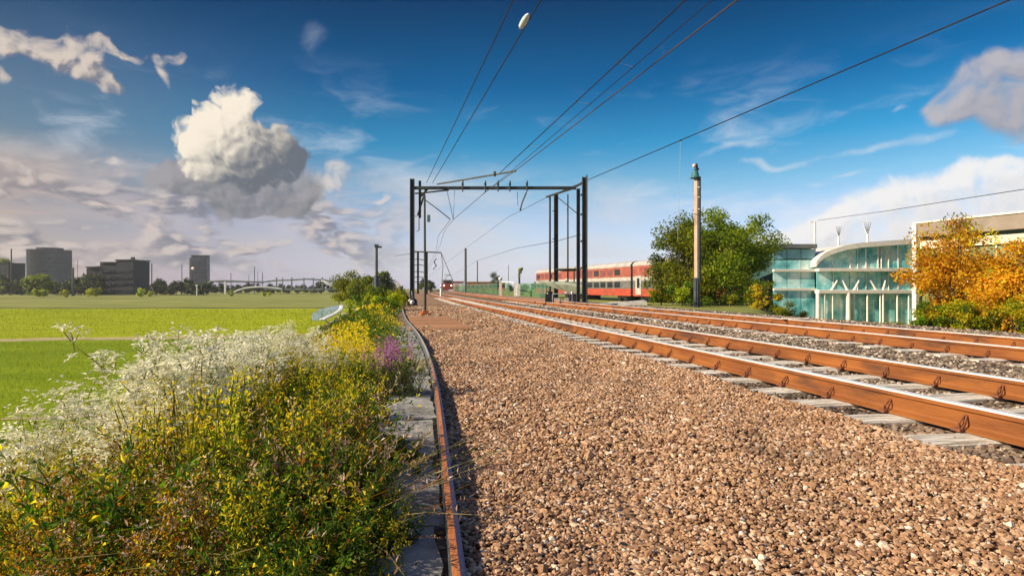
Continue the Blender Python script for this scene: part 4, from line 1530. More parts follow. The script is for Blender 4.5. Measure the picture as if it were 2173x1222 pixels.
b.add([(-1.7, -.9, -.05), (1.6, -.9, -.05), (1.6, 1.1, -.05), (-1.7, 1.1, -.05), (-1.7, -.9, .01), (1.6, -.9, .22), (1.6, 1.1, .26), (-1.7, 1.1, .02)], [(3, 2, 1, 0), (4, 5, 6, 7), (0, 1, 5, 4), (1, 2, 6, 5), (2, 3, 7, 6), (3, 0, 4, 7)])
b.build('slab', mat('pale_concrete', (.55, .53, .48), (.70, .67, .62), 3, .8), t)

# the tall mast with the lamp
t = thing('lamp_mast', 'tall square mast with a teal bell lamp on top in front of the large tree', 'lamp mast', (9.35, 31.0, 0), R(42))
b = MB()
b.box((0, 0, 3.95), (.19, .18, 5.1), bev=.012)
b.build('shaft', mat('pink_concrete', (.42, .28, .20), (.56, .41, .31), 2.2, .8, 0, .2, 30, c3=(.32, .20, .13), s3=.8), t)
b = MB()
b.box((0, 0, .70), (.24, .23, 1.60), bev=.012)
b.box((-.145, 0, .8), (.05, .10, 1.3))
b.build('base', mat('blue_steel', (.022, .032, .055), (.05, .065, .095), 3, .5, .1), t)
b = MB()
b.box((.02, -.135, 3.9), (.15, .085, 5.4), bev=.01)
b.build('channel', M['steel'], t)
for z in (6.05, 5.55, 4.95):
    b = MB()
    b.box((.02, -.135, z), (.18, .11, .04))
    b.build('band', M['galv'], t)
b = MB()
b.lathe([(.0, 0), (.24, 0), (.26, .03), (.24, .06), (.20, .08), (.15, .32), (.11, .40), (0, .41)], (-.06, .05, 6.52), 20)
b.build('lamp_housing', M['teal_paint'], t)
b = MB()
b.lathe([(.0, 0), (.10, 0), (.13, .05), (.11, .09), (.06, .12), (.05, .30), (.03, .34), (0, .35)], (0, 0, 6.93), 16)
b.build('lamp_cap', M['black'], t)
b = MB()
b.lathe([(0, 0), (.08, .02), (.10, .10), (.07, .18), (0, .21)], (-.10, .08, 7.05), 14)
b.build('beacon', mat('pale_pink', (.62, .46, .44), (.72, .56, .54), 3, .4), t)


# ---- more poles
def pole(name, label, px, ybase, ytop, Y, w, m, zb=None, group=None, arm=None):
    x = (px - CX) * Y / F
    z0 = gz(x, Y) if zb is None else zb
    zt = H + (CY - ytop) * Y / F
    t = thing(name, label, name.split('_')[-1], (x, Y, z0), 0, group)
    b = MB()
    b.tube([(0, 0, -.3), (0, 0, (zt - z0) * .5), (0, 0, zt - z0)], [w / 2, w / 2 * .93, w / 2 * .85], 10)
    b.build('shaft', m, t)
    if arm:
        b = MB()
        b.box((arm / 2, 0, zt - z0 - .08), (abs(arm) + w, w * .8, w * .55), bev=w * .08)
        b.box((0, 0, zt - z0 + .05), (w * 1.1, w * 1.1, .14))
        b.build('arm', m, t)
    return t, zt - z0


t, hh = pole('concrete_pole', 'grey pole with a short arm on top, standing left of the gantry above the trees', 799, 640, 522, 47, .25, M['steel2'], arm=.28)
b = MB()
b.tube([(0, 0, -.3), (0, 0, 2.3)], .19, 10)
b.build('sleeve', mat('blue_sleeve', (.035, .05, .10), (.07, .085, .15), 3, .6), t)
for (px, ytop, Y, w, lab) in ((988, 527, 130, .55, 'tall grey mast rising from the green fence, nearer of the two slender ones'), (1013, 554, 160, .32, 'shorter thin mast rising behind the green fence'), (1079, 562, 190, .2, 'very thin far mast between the conifers and the yellow headed signal')):
    pole('line_mast', lab, px, 616, ytop, Y, w, M['steel2'], group='masts along the far track')
for (px, ytop, Y, w, lab) in ((24, 528, 255, .55, 'thin brown mast at the left edge, left of the grey tower'), (155, 568, 230, .85, 'bluish lamp column at the right foot of the grey tower'), (165, 551, 300, .25, 'very thin antenna right of the grey tower'),
                              (322, 559, 262, .5, 'dark mast touching the right side of the dark block'), (386, 562, 300, .4, 'thin antenna just left of the blue tower'),
                              (490, 579, 300, .35, 'thin mast over the left end of the bridge'), (540, 566, 300, .42, 'tallest mast over the middle of the bridge'), (547, 576, 302, .25, 'thin mast right next to the tallest one over the bridge'), (557, 578, 300, .4, 'short dark mast right of the tallest one over the bridge'), (528, 583, 304, .25, 'thin faint mast left of the tallest one over the bridge')):
    pole('field_mast', lab, px, 620, ytop, Y, w, M['steel2'] if px != 24 else M['bark'], group='thin masts on the far field edge')
x, Y = (418 - CX) * 222 / F, 222
t = thing('white_lamp', 'white lamp post with a round head in front of the blue tower', 'lamp post', (x, Y, gz(x, Y)))
b = MB(); b.tube([(0, 0, -.2), (0, 0, 3.6)], .19, 8); b.build('post', M['white'], t)
b = MB(); b.lathe([(0, 0), (.35, .05), (.48, .3), (.35, .55), (0, .62)], (0, 0, 3.55), 14); b.build('lamp_head', M['white'], t)
x, Y = (323 - CX) * 222 / F, 222
t = thing('white_lamp', 'curved pale lamp post at the right foot of the dark block', 'lamp post', (x, Y, gz(x, Y)))
b = MB(); b.tube([(.5, 0, -.2), (.45, 0, 1.5), (.1, 0, 2.8), (-.5, 0, 3.4)], .14, 8); b.build('post', M['galv'], t)

x, Y = (936 - CX) * 70 / F, 70
t = thing('marker_post', 'short white marker post beside the near rail in the distance', 'post', (x, Y, 0))
b = MB(); b.tube([(0, 0, -.1), (0, 0, 1.2), (0, 0, 1.32)], [.14, .13, .08], 10); b.build('post', M['white'], t)
b = MB(); b.box((0, -.14, 1.05), (.20, .02, .2), bev=.004); b.build('plate', M['galv'], t)

# signal with the yellow green head, and the white gate in the green fence
x, Y = (1102 - CX) * 85 / F, 85
t = thing('signal', 'dark signal post with a yellow green head turned to the right, beside the white gate', 'signal', (x, Y, gz(x, Y)))
b = MB(); b.tube([(0, 0, -.2), (0, 0, 3.5)], .13, 8); b.build('post', M['steel'], t)
b = MB()
b.box((.12, 0, 3.55), (.5, .3, .75), bev=.08)
b.lathe([(.0, 0), (.26, 0), (.32, .18), (.34, .38), (.0, .38)], (.22, 0, 3.62), 12)
b.box((.0, 0, 2.85), (.34, .28, .5), bev=.05)
b.build('head', mat('signal_green', (.16, .18, .03), (.26, .27, .05), 3, .6), t)

M['glassgreen'] = None
mg, kg, bg_ = new_mat('green_glass')
bg_.inputs['Base Color'].default_value = (.20, .36, .26, 1)
bg_.inputs['Roughness'].default_value = .15
trn = kg.new('ShaderNodeBsdfTransparent')
trn.inputs[0].default_value = (.70, .88, .74, 1)
mxs = kg.new('ShaderNodeMixShader')
mxs.inputs[0].default_value = .78
kg.put(mxs.inputs[1], bg_.outputs[0]); kg.put(mxs.inputs[2], trn.outputs[0])
kg.put([q for q in kg.t.nodes if q.type == 'OUTPUT_MATERIAL'][0].inputs[0], mxs.outputs[0])


def fence(name, label, pts, h, mpost, mpan, group=None, pr=.05):
    t = thing(name, label, 'fence', (0, 0, 0), 0, group)
    for i, (x, y) in enumerate(pts):
        z = gz(x, y)
        b = MB(); b.tube([(x, y, z - .2), (x, y, z + h + .06)], pr, 6); b.build('post', mpost, t)
        if i:
            x0, y0 = pts[i - 1]
            z0 = gz(x0, y0)
            dv = Vector((x - x0, y - y0, 0))
            n = Vector((-dv.y, dv.x, 0)).normalized() * .012
            a, c = Vector((x0, y0, 0)) + dv.normalized() * (pr + .01), Vector((x, y, 0)) - dv.normalized() * (pr + .01)
            vs = []
            for s in (-1, 1):
                vs += [a + n * s + Vector((0, 0, z0 + .12)), c + n * s + Vector((0, 0, z + .12)), c + n * s + Vector((0, 0, z + h)), a + n * s + Vector((0, 0, z0 + h))]
            b = MB(); b.add(vs, [(0, 1, 2, 3), (7, 6, 5, 4), (0, 4, 5, 1), (1, 5, 6, 2), (2, 6, 7, 3), (3, 7, 4, 0)]); b.build('panel', mpan, t)
            b = MB(); b.tube([a + Vector((0, 0, z0 + h + .03)), c + Vector((0, 0, z + h + .03))], .035, 5); b.build('top_rail', M['galv'], t)


def fpt(px, Y):
    return ((px - CX) * Y / F, Y)


fence('glass_fence', 'long green glass fence along the far side of the tracks, left of the white gate', [fpt(p, Y) for p, Y in ((1055, 88), (1030, 100), (1008, 115), (986, 133), (972, 155), (962, 180))], 1.55, M['teal_paint'], mg, 'green glass fences')
fence('glass_fence', 'green glass fence panel between the white gate and the red train', [fpt(p, Y) for p, Y in ((1104, 78), (1128, 74), (1152, 69), (1176, 66))], 1.6, M['teal_paint'], mg, 'green glass fences')
t = thing('white_gate', 'white gate frame with a green glass leaf in the glass fence', 'gate', (0, 0, 0))
xa, ya = fpt(1062, 80)
xb, yb = fpt(1094, 74)
za, zb_ = gz(xa, ya), gz(xb, yb)
b = MB(); b.box((xa, ya, za + 1.0), (.36, .3, 2.1), bev=.03); b.lathe([(.2, 0), (.3, .1), (.2, .3), (0, .35)], (xa, ya, za + 2.05), 10); b.build('post', M['white'], t)
b = MB(); b.box((xb, yb, zb_ + .8), (.42, .3, 1.7), bev=.03); b.box((xb + .42, yb - .3, zb_ + .7), (.3, .3, 1.5), bev=.03); b.build('post', M['white'], t)
b = MB(); b.tube([(xa + .2, ya, za + 1.72), (xa + .7 * (xb - xa), ya + .7 * (yb - ya), za + 1.72), (xb, yb, zb_ + 1.5)], .07, 8); b.build('top_bar', M['white'], t)
b = MB(); b.box(((xa + xb) / 2, (ya + yb) / 2, za + .85), ((xb - xa) - .5, .04, 1.4), math.atan2(yb - ya, xb - xa)); b.build('leaf', mg, t)

# far gantry and the train in the distance
YF = 100
gx = lambda px: (px - CX) * YF / F
t = thing('far_gantry', 'smaller far gantry with lattice bars seen beyond the left post of the near one', 'gantry', (0, YF, 0))
b = MB(); hbeam(b, (gx(887), 0), -.2, 6.9, .3); b.tube([(gx(872), 0, 7.0), (gx(884), 0, 6.9), (gx(936), 0, 6.75)], .11, 6); b.build('frame', M['steel'], t)
b = MB(); hbeam(b, (gx(906), 0), -.2, 6.8, .26); b.build('post', M['steel'], t)
for i, z in enumerate((5.6, 4.7, 3.6, 2.7, 1.9)):
    b = MB(); b.tube([(gx(878), 0, z), (gx(887), 0, z + .1), (gx(903), 0, z - .1)], .06, 5); b.build('crossbar', M['steel'], t)
b = MB()
b.tube([(gx(936), 0, 6.75), (gx(940), 0, 4.6), (gx(937), 0, 1.2)], .05, 5)
b.tube([(gx(936), 0, 6.75), (gx(952), 0, 3.8), (gx(962), 0, 2.0)], .05, 5)
b.tube([(gx(926), 0, 5.8), (gx(921), 0, 5.2), (gx(926), 0, 4.6), (gx(919), 0, 4.0)], .10, 5)
b.build('drop_arm', M['steel'], t)
yt = 190
tg = thing('distant_train', 'small distant red and white train coming round the bend with two lit headlights', 'train', ((950 - CX) * yt / F, yt, 0), R(6))
m_red = mat('train_red', (.36, .045, .025), (.50, .085, .045), 1.5, .5, c3=(.28, .06, .035), s3=.6)
m_wht = mat('train_white', (.36, .34, .32), (.50, .47, .44), 1.2, .5)
m_dk = mat('train_glass', (.012, .016, .02), (.03, .035, .04), 2, .12)
b = MB()
b.box((0, 0, 1.5), (3.4, 9, 2.0), bev=.2, mi=0)
b.box((0, 0, 3.05), (3.2, 8.8, 1.1), bev=.2, mi=1)
b.build('body', [m_red, m_wht], tg)
b = MB(); b.box((0, -4.52, 2.9), (2.3, .08, .7), bev=.03); b.build('windscreen', m_dk, tg)
me, ke, be = new_mat('headlight')
be.inputs['Emission Color'].default_value = (1, .85, .6, 1)
be.inputs['Emission Strength'].default_value = 3
for s in (-1.1, 1.1):
    b = MB(); b.lathe([(0, 0), (.22, 0), (.22, .06), (0, .08)], (0, 0, 0), 10); o = b.build('headlight', me, tg); o.rotation_euler = (R(90), 0, 0); o.location = (s, -4.5, 1.7)
b = MB(); b.tube([(-.8, -2, 3.6), (-.3, -2, 4.6), (.9, -2, 5.0)], .07, 5); b.tube([(-1, -2, 5.05), (1, -2, 5.05)], .07, 5); b.build('pantograph', M['steel'], tg)

# low orange building far down the line
yb_ = 250
t = thing('low_building', 'long low orange brown building beyond the green fence', 'building', ((1032 - CX) * yb_ / F, yb_, 0))
b = MB(); b.box((0, 0, 1.6), (15.5, 6, 3.4)); b.build('wall', mat('orange_brick', (.34, .16, .06), (.5, .27, .11), .8, .9), t)
b = MB(); b.box((0, 0, 3.42), (16, 6.5, .3)); b.build('roof', mat('buff_roof', (.42, .30, .14), (.55, .42, .22), .8, .9), t)
for i in range(9):
    b = MB(); b.box((-7 + 1.75 * i, -3.02, 1.7), (.9, .06, 1.3)); b.build('window', m_dk, t)
yb_ = 200
t = thing('low_building', 'small white shed with an orange door beside the distant train', 'shed', ((968 - CX) * yb_ / F, yb_, 0))
b = MB(); b.box((0, 0, 1.4), (4.6, 4, 3.0)); b.build('wall', M['white'], t)
b = MB(); b.box((0, 0, 3.0), (5, 4.4, .3)); b.build('roof', m_red, t)
b = MB(); b.box((.4, -2.02, 1.1), (1.2, .06, 2.0)); b.build('door', mat('orange_door', (.5, .14, .05), None, 2, .6), t)


# ---- wires
def wire(name, label, pts, r, m, group='overhead wires'):
    """pts: points the wire passes; a little sag is in the points"""
    b = MB()
    P = []
    pts = [Vector(p) for p in pts]
    for i in range(len(pts) - 1):
        n = max(2, int((pts[i + 1] - pts[i]).length / 2.5))
        for j in range(n):
            P.append(pts[i].lerp(pts[i + 1], j / n))
    P.append(pts[-1])
    b.tube(P, r * 1.25, 6)
    o = b.build(name, m)
    return tag(o, label, 'wire', group)


def beyond(a, c, k):
    return Vector(c) + (Vector(c) - Vector(a)) * k


def over(px, py, z):
    """the point on the line of sight through a pixel at height z"""
    return W(px, py, (z - H) * F / (CY - py))


a, c = W(905, 388, YG), over(1090, 0, 6.9)
wire('overhead_wire', 'black wire running from the gantry\'s left end to the top, leftmost of all', [a, c, beyond(a, c, .8)], .0125, M['wire'])
a, c = W(918, 388, YG), over(1148, 0, 6.9)
w2a, w2c = a, c
wire('overhead_wire', 'black wire carrying the white insulator, second from the left at the top', [a, c, beyond(a, c, .8)], .0135, M['wire'])
a, c = W(1062, 366, 27), over(1455, 0, 6.75)
w3 = (a, c)
wire('overhead_wire', 'black upper wire above the near track, first of the three that run close together', [a, c, beyond(a, c, .8)], .013, M['wire'])
a, c = W(1082, 366, 27.2), over(1512, 0, 6.6)
w4 = (a, c)
wire('overhead_wire', 'thin middle wire of the three that run close together above the near track', [W(1024, 412, YG), a, c, beyond(a, c, .8)], .0085, M['wire'])
a, c = W(1094, 362, 27.4), over(1565, 0, 6.35)
w5 = (a, c)
wire('contact_wire', 'copper brown contact wire, lowest of the three close together above the near track', [W(905, 585, 130), W(934, 520, 78), W(944, 488, 56), W(962, 466, YG - .6 + 6), W(1030, 408, YG), a, c, beyond(a, c, .8)], .0125, M['copper'])
wire('overhead_wire', 'thin wire beside the contact wire curving down to the far gantry', [W(898, 590, 130), W(926, 530, 90), W(930, 500, 66), W(956, 466, 42)], .014, M['wire'])
a, c = W(1250, 381, YG), over(2143, 0, 6.9)
w6 = (a, c)
wire('overhead_wire', 'long black wire from the right gantry post to the upper right corner', [W(905, 590, 190), W(988, 527, 130), W(1078, 461, 70), W(1160, 419, YM), a, c, beyond(a, c, .5)], .0145, M['wire'])
wire('overhead_wire', 'thin wire sagging behind the right gantry posts towards the far tracks', [W(960, 585, 240), W(1013, 553, 160), W(1095, 527, 90), W(1180, 512, 60), W(1232, 498, 46)], .022, M['wire'])
wire('overhead_wire', 'thin wire above the roofs from the white roof post to the right edge', [W(1735, 468, 60), W(1880, 448, 45), W(2050, 421, 35), W(2230, 393, 28)], .016, M['wire'])
wire('overhead_wire', 'short thin wire left of the gantry post reaching towards the far masts', [W(838, 543, 150), W(866, 539, 100), W(884, 536, 100)], .03, M['wire'])
t = thing('strut', 'dark tubular strut reaching from the gantry beam up to the three wires', 'strut')
b = MB(); b.tube([W(928, 391, YG), W(1000, 379, 31), W(1094, 363, 27.3)], .045, 8); b.build('tube', M['steel2'], t)
b = MB(); b.lathe([(.03, -.12), (.07, -.10), (.035, -.05), (.07, -.02), (.035, .03), (.07, .06), (.03, .12)], W(1050, 369, 28.4), 8); b.build('insulator', M['steel'], t)
t = thing('strut', 'thick dark strut between the right gantry post and the mast behind it', 'strut')
b = MB(); b.tube([W(1243, 384, YG), W(1215, 400, 38), W(1160, 418, YM)], .075, 8); b.build('tube', M['steel'], t)
b = MB(); b.tube([W(1185, 420, YM), W(1228, 456, YG + 1)], .03, 6); b.build('stay', M['steel'], t)


def dropper(wa, wb, py, label):
    def pt(w):
        a, c = w
        # where that wire crosses image row py, linear in the line of sight
        lo, hi = 0.0, 1.0
        for _ in range(40):
            mid = (lo + hi) / 2
            p = a.lerp(c, mid)
            if CY - (p.z - H) * F / p.y > py:
                lo = mid
            else:
                hi = mid
        return a.lerp(c, lo)
    p = pt(wa)
    f = (p.y - wb[0].y) / (wb[1].y - wb[0].y)
    q = wb[0].lerp(wb[1], f)
    t = thing('dropper', label, 'wire hanger', group='hangers between the overhead wires')
    b = MB(); b.tube([p, q], .006, 5); b.build('rod', M['galv'], t)
    b = MB(); b.box(p, (.05, .09, .05)); b.build('clamp', M['steel'], t)
    b = MB(); b.box(q, (.04, .07, .04)); b.build('clamp', M['steel'], t)


dropper(w3, w4, 133, 'hanger rod between upper and middle wire, highest in the sky')
dropper(w3, w4, 216, 'hanger rod between upper and middle wire, second from the top')
dropper(w3, w4, 310, 'hanger rod between upper and middle wire close to the gantry')
p = W(1380, 331, 25.6)
p = w6[0].lerp(w6[1], (25.0 - w6[0].y) / (w6[1].y - w6[0].y))
t = thing('dropper', 'thin rod hanging straight down from the long wire to the right of the gantry', 'wire hanger', group='hangers between the overhead wires')
b = MB(); b.tube([p, p + Vector((-.05, 0, -2.2)), p + Vector((-.12, 0, -4.1))], .006, 5); b.build('rod', M['galv'], t)
b = MB(); b.box(p, (.06, .10, .06)); b.build('clamp', M['steel'], t)
# insulator near the top of the picture
f = .955
p = w2a.lerp(w2c, f)
dr = (w2c - w2a).normalized()
t = thing('insulator', 'pale elongated insulator hanging on the second wire near the top of the sky', 'insulator', p + Vector((-.10, 0, -.02)))
t.rotation_euler = dr.to_track_quat('Z', 'Y').to_euler()
b = MB(); b.lathe([(0, -.36), (.03, -.35), (.065, -.24), (.05, -.22), (.075, -.12), (.055, -.10), (.078, 0), (.057, .02), (.075, .12), (.052, .14), (.062, .24), (.03, .36), (0, .38)], (0, 0, 0), 16); b.build('body', M['porcelain'], t)
b = MB(); b.box((.06, 0, .18), (.10, .03, .05)); b.box((.06, 0, -.18), (.10, .03, .05)); b.build('clamp', M['steel'], t)


# ------------------------------------------------------------------ the red double-deck train
def coach(origin, ang, label, door, first=False):
    t = thing('train_car', label, 'train car', origin, ang, 'cars of the red train')
    L, w = 19.6, 2.8
    prof = [(-1.35, .35), (-1.4, .6), (-1.4, 4.25), (-1.15, 4.72), (-.6, 4.95), (.6, 4.95), (1.15, 4.72), (1.4, 4.25), (1.4, .6), (1.35, .35)]
    b = MB()
    # side bands as real panels of the body
    zs = [.35, .6, 1.42, 2.35, 2.95, 4.15, 4.25]
    vs, fs = [], []
    b.box((0, .0, 2.4), (L - .1, w - .12, 3.9))
    b.build('body', m_wht, t)
    for nm, z0, z1, m in (('lower_panel', .35, 1.30, m_red), ('lower_band', 1.305, 2.32, m_grey), ('middle_band', 2.325, 2.82, m_wht), ('upper_panel', 2.825, 4.18, m_red2)):
        b = MB()
        for s in (-1, 1):
            b.box((0, s * (w / 2 - .04), (z0 + z1) / 2), (L, .08, z1 - z0), bev=.012)
        b.build(nm, m, t)
    b = MB()
    n = 8
    rp = [(-1.42, 4.185), (-1.44, 4.40), (-1.15, 4.72), (-.6, 4.92), (.6, 4.92), (1.15, 4.72), (1.44, 4.40), (1.42, 4.185)]
    vs = [(x, yy, z) for x in (-L / 2, L / 2) for yy, z in rp]
    b.add(vs, [(i, i + 8, i + 9, i + 1) for i in range(7)] + [(7, 15, 8, 0), tuple(range(8)), tuple(range(15, 7, -1))])
    b.build('roof', m_wht, t)
    for i in range(7):
        x = -L / 2 + 1.5 + 2.35 * i
        if not (door and abs(x - door) < 1.2):
            b = MB(); b.box((x, -w / 2 - .005, 1.84), (1.7, .03, .78), bev=.01); b.build('window', m_dk, t)
            b = MB(); b.box((x, -w / 2 - .005, 3.50), (1.75, .03, .80), bev=.01); b.build('window', m_dk2 if i % 3 else m_dk, t)
    if door:
        b = MB(); b.box((door, -w / 2 - .012, 1.75), (1.5, .05, 2.4), bev=.02); b.build('door', m_wht, t)
        b = MB(); b.box((door + .05, -w / 2 - .045, 2.0), (.7, .02, 1.2)); b.build('door_window', m_dk, t)
    for x in (-L / 2 + 3, L / 2 - 3):
        b = MB()
        b.box((x, 0, .2), (3.0, 2.2, .4), bev=.06)
        for dx in (-.9, .9):
            b.tube([(x + dx, -1.15, .0), (x + dx, 1.15, .0)], .42, 14)
        b.build('bogie', M['black'], t)
    b = MB(); b.box((L / 2 + .18, 0, 2.4), (.34, 2.3, 3.4)); b.build('gangway', M['black'], t)
    return t


m_grey = mat('train_grey', (.10, .10, .10), (.17, .17, .165), 1.5, .4)
m_red2 = mat('train_red_upper', (.28, .07, .05), (.38, .12, .085), 1.2, .4)
m_dk2 = mat('train_glass_red', (.16, .045, .04), (.24, .08, .07), 2, .15)
dirv = Vector((-.27, .963, 0)).normalized()
ang = math.atan2(-dirv.y, -dirv.x)
P0 = Vector((18.0, 75.0, 0))
for i, (s, door, lab) in enumerate(((-5.6, -8.3, 'red and white double-deck train car nearest the tree, its white door showing'), (14.6, 0, 'middle red and white double-deck train car, right of the gantry posts'), (34.8, 6.5, 'rear red and white double-deck train car seen through the gantry posts'))):
    p = P0 + dirv * s
    coach((p.x, p.y, -.42), ang, lab, door)

# ------------------------------------------------------------------ glass building and hall on the right
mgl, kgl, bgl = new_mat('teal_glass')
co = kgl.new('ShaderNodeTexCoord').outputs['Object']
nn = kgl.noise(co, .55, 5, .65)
kgl.put(bgl.inputs['Base Color'], kgl.ramp(nn, [(.34, (.05, .27, .29)), (.44, (.14, .52, .54)), (.54, (.36, .72, .72)), (.64, (.74, .88, .83))]))  # pale patches put reflections into the glass colour
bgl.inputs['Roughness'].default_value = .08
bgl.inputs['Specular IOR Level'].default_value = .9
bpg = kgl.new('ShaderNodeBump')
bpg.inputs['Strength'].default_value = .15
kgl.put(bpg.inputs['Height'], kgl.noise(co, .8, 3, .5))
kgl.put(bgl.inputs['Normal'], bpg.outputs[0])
m_frame = mat('white_frame', (.66, .62, .56), (.80, .76, .70), 1.5, .5)
m_roof = mat('grey_roof', (.10, .11, .12), (.17, .18, .19), 1, .7)
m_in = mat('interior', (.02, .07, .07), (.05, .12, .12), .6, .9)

YB = 60.0
bx = lambda px, Y=YB: (px - CX) * Y / F
bz = lambda py, Y=YB: H + (CY - py) * Y / F
t = thing('glass_building', 'glass fronted building with white floor bands and a curved white roof edge', 'building', (0, 0, 0))
x0, x1, zg = bx(1733), bx(1946), -2.9
# the curved roof edge
edge = [(1727, 556), (1734, 546), (1745, 537), (1760, 530), (1790, 521), (1820, 516), (1870, 512), (1946, 507)]
top = [(bx(p), bz(q)) for p, q in edge]
b = MB()
th = .48
vs = []
for (x, z) in top:
    vs += [(x, YB - .5, z), (x, YB - .5, z - th), (x, YB + 13, z), (x, YB + 13, z - th)]
fs = []
for i in range(len(top) - 1):
    q = 4 * i
    fs += [(q, q + 1, q + 5, q + 4), (q + 2, q + 6, q + 7, q + 3), (q, q + 4, q + 6, q + 2), (q + 1, q + 3, q + 7, q + 5)]
fs += [(0, 2, 3, 1), (4 * len(top) - 4, 4 * len(top) - 3, 4 * len(top) - 1, 4 * len(top) - 2)]
b.add(vs, fs)
b.build('roof', m_frame, t)
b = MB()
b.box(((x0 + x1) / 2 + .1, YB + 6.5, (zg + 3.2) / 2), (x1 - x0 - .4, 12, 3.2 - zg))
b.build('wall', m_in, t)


def roof_z(x):
    return float(np.interp(x, [q[0] for q in top], [q[1] for q in top])) - th


z1, z2 = bz(619), bz(573)
b = MB()
b.box(((x0 + x1) / 2, YB - .15, z1), (x1 - x0 + .1, .9, .36), bev=.03); b.build('floor_band', m_frame, t)
b = MB()
b.box(((x0 + x1) / 2, YB - .15, z2), (x1 - x0 + .1, .9, .32), bev=.03); b.build('floor_band', m_frame, t)
cols = [1733, 1768, 1803, 1838, 1871, 1906, 1946]
for i in range(len(cols) - 1):
    xa, xb = bx(cols[i]) + .03, bx(cols[i + 1]) - .03
    for (za_, zb2) in ((zg, z1 - .19), (z1 + .19, z2 - .17)):
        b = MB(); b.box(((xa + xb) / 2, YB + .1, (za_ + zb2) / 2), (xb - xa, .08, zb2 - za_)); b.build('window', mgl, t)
    ra, rb_ = roof_z(xa) + .02, roof_z(xb) + .02
    b = MB()
    b.add([(xa, YB + .06, z2 + .17), (xb, YB + .06, z2 + .17), (xb, YB + .06, rb_), (xa, YB + .06, ra), (xa, YB + .14, z2 + .17), (xb, YB + .14, z2 + .17), (xb, YB + .14, rb_), (xa, YB + .14, ra)],
          [(0, 1, 2, 3), (7, 6, 5, 4), (0, 4, 5, 1), (1, 5, 6, 2), (2, 6, 7, 3), (3, 7, 4, 0)])
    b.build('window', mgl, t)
for i, px in enumerate((1804, 1863, 1870)):
    b = MB(); xx = bx(px); b.tube([(xx, YB - .02, z2 + .1), (xx, YB - .02, roof_z(xx) + .1)], .075, 6); b.build('mullion', m_frame, t)
for i, px in enumerate((1768, 1838, 1906, 1820, 1886)):
    b = MB(); xx = bx(px); b.tube([(xx, YB - .0, z1 + .1), (xx, YB - .0, roof_z(xx) + .1)], .045, 6); b.build('mullion', m_galv if False else m_frame, t)
for i, (px, r) in enumerate(((1731, .24), (1745, .11), (1762, .07), (1795, .24), (1806, .09), (1835, .10), (1862, .08), (1868, .13), (1898, .10), (1922, .08), (1943, .20))):
    b = MB(); xx = bx(px); b.tube([(xx, YB - .45, zg - .3), (xx, YB - .45, zg + .6), (xx, YB - .45, z1 - .1)], [r * 1.25, r, r * .85], 8); b.build('column', m_frame, t)
for i, (px, dx) in enumerate(((1795, -.5), (1808, .5), (1856, -.6), (1869, .25), (1932, .5), (1760, .6))):
    b = MB(); xx = bx(px); b.tube([(xx, YB - .35, z1 + .1), (xx + dx, YB - .35, z1 + 1.1)], [.14, .07], 6); b.build('brace', m_frame, t)
b = MB(); hbeam(b, (bx(1944), YB - .5), zg - .3, bz(500), .45); b.build('corner_column', m_frame, t)
# low wing on the left
xl = bx(1640, 60.7)
t2 = thing('glass_wing', 'lower teal glass wing with a dark flat roof left of the curved building', 'building', (0, 0, 0))
xr = bx(1729, 60.7)
zt = bz(521, 62)
b = MB(); b.box(((xl + xr) / 2 - .3, 66.2, zt - .18), (xr - xl + .6, 12, .42), bev=.04); b.build('roof', m_roof, t2)
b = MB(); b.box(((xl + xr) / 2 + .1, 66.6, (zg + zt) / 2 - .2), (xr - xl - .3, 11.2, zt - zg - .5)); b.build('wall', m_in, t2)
zz = [zg, bz(614, 62), bz(575, 62), bz(552, 62), zt - .4]
for k in range(4):
    for j in range(3):
        xa, xb = xl + (xr - xl) * j / 3 + .03, xl + (xr - xl) * (j + 1) / 3 - .03
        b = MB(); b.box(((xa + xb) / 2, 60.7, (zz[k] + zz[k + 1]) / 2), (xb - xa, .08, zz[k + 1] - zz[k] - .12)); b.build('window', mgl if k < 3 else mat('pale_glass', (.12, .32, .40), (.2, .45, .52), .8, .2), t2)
for z in (zz[1], zz[2]):
    b = MB(); b.box(((xl + xr) / 2, 60.6, z), (xr - xl, .5, .26), bev=.02); b.build('floor_band', m_frame, t2)
# planting along the foot of the glass
gl = np.random.default_rng(77)
for i in range(9):
    px = 1752 + 21 * i
    tree('planter_shrub', 'rusty orange low shrub of the planting along the foot of the glass building', 'shrub', (bx(px, 56), 56, gz(bx(px, 56), 56) - .1), BUSH[1], 'low planting along the glass building', i * 1.2, (1.0, 1.0, .75))
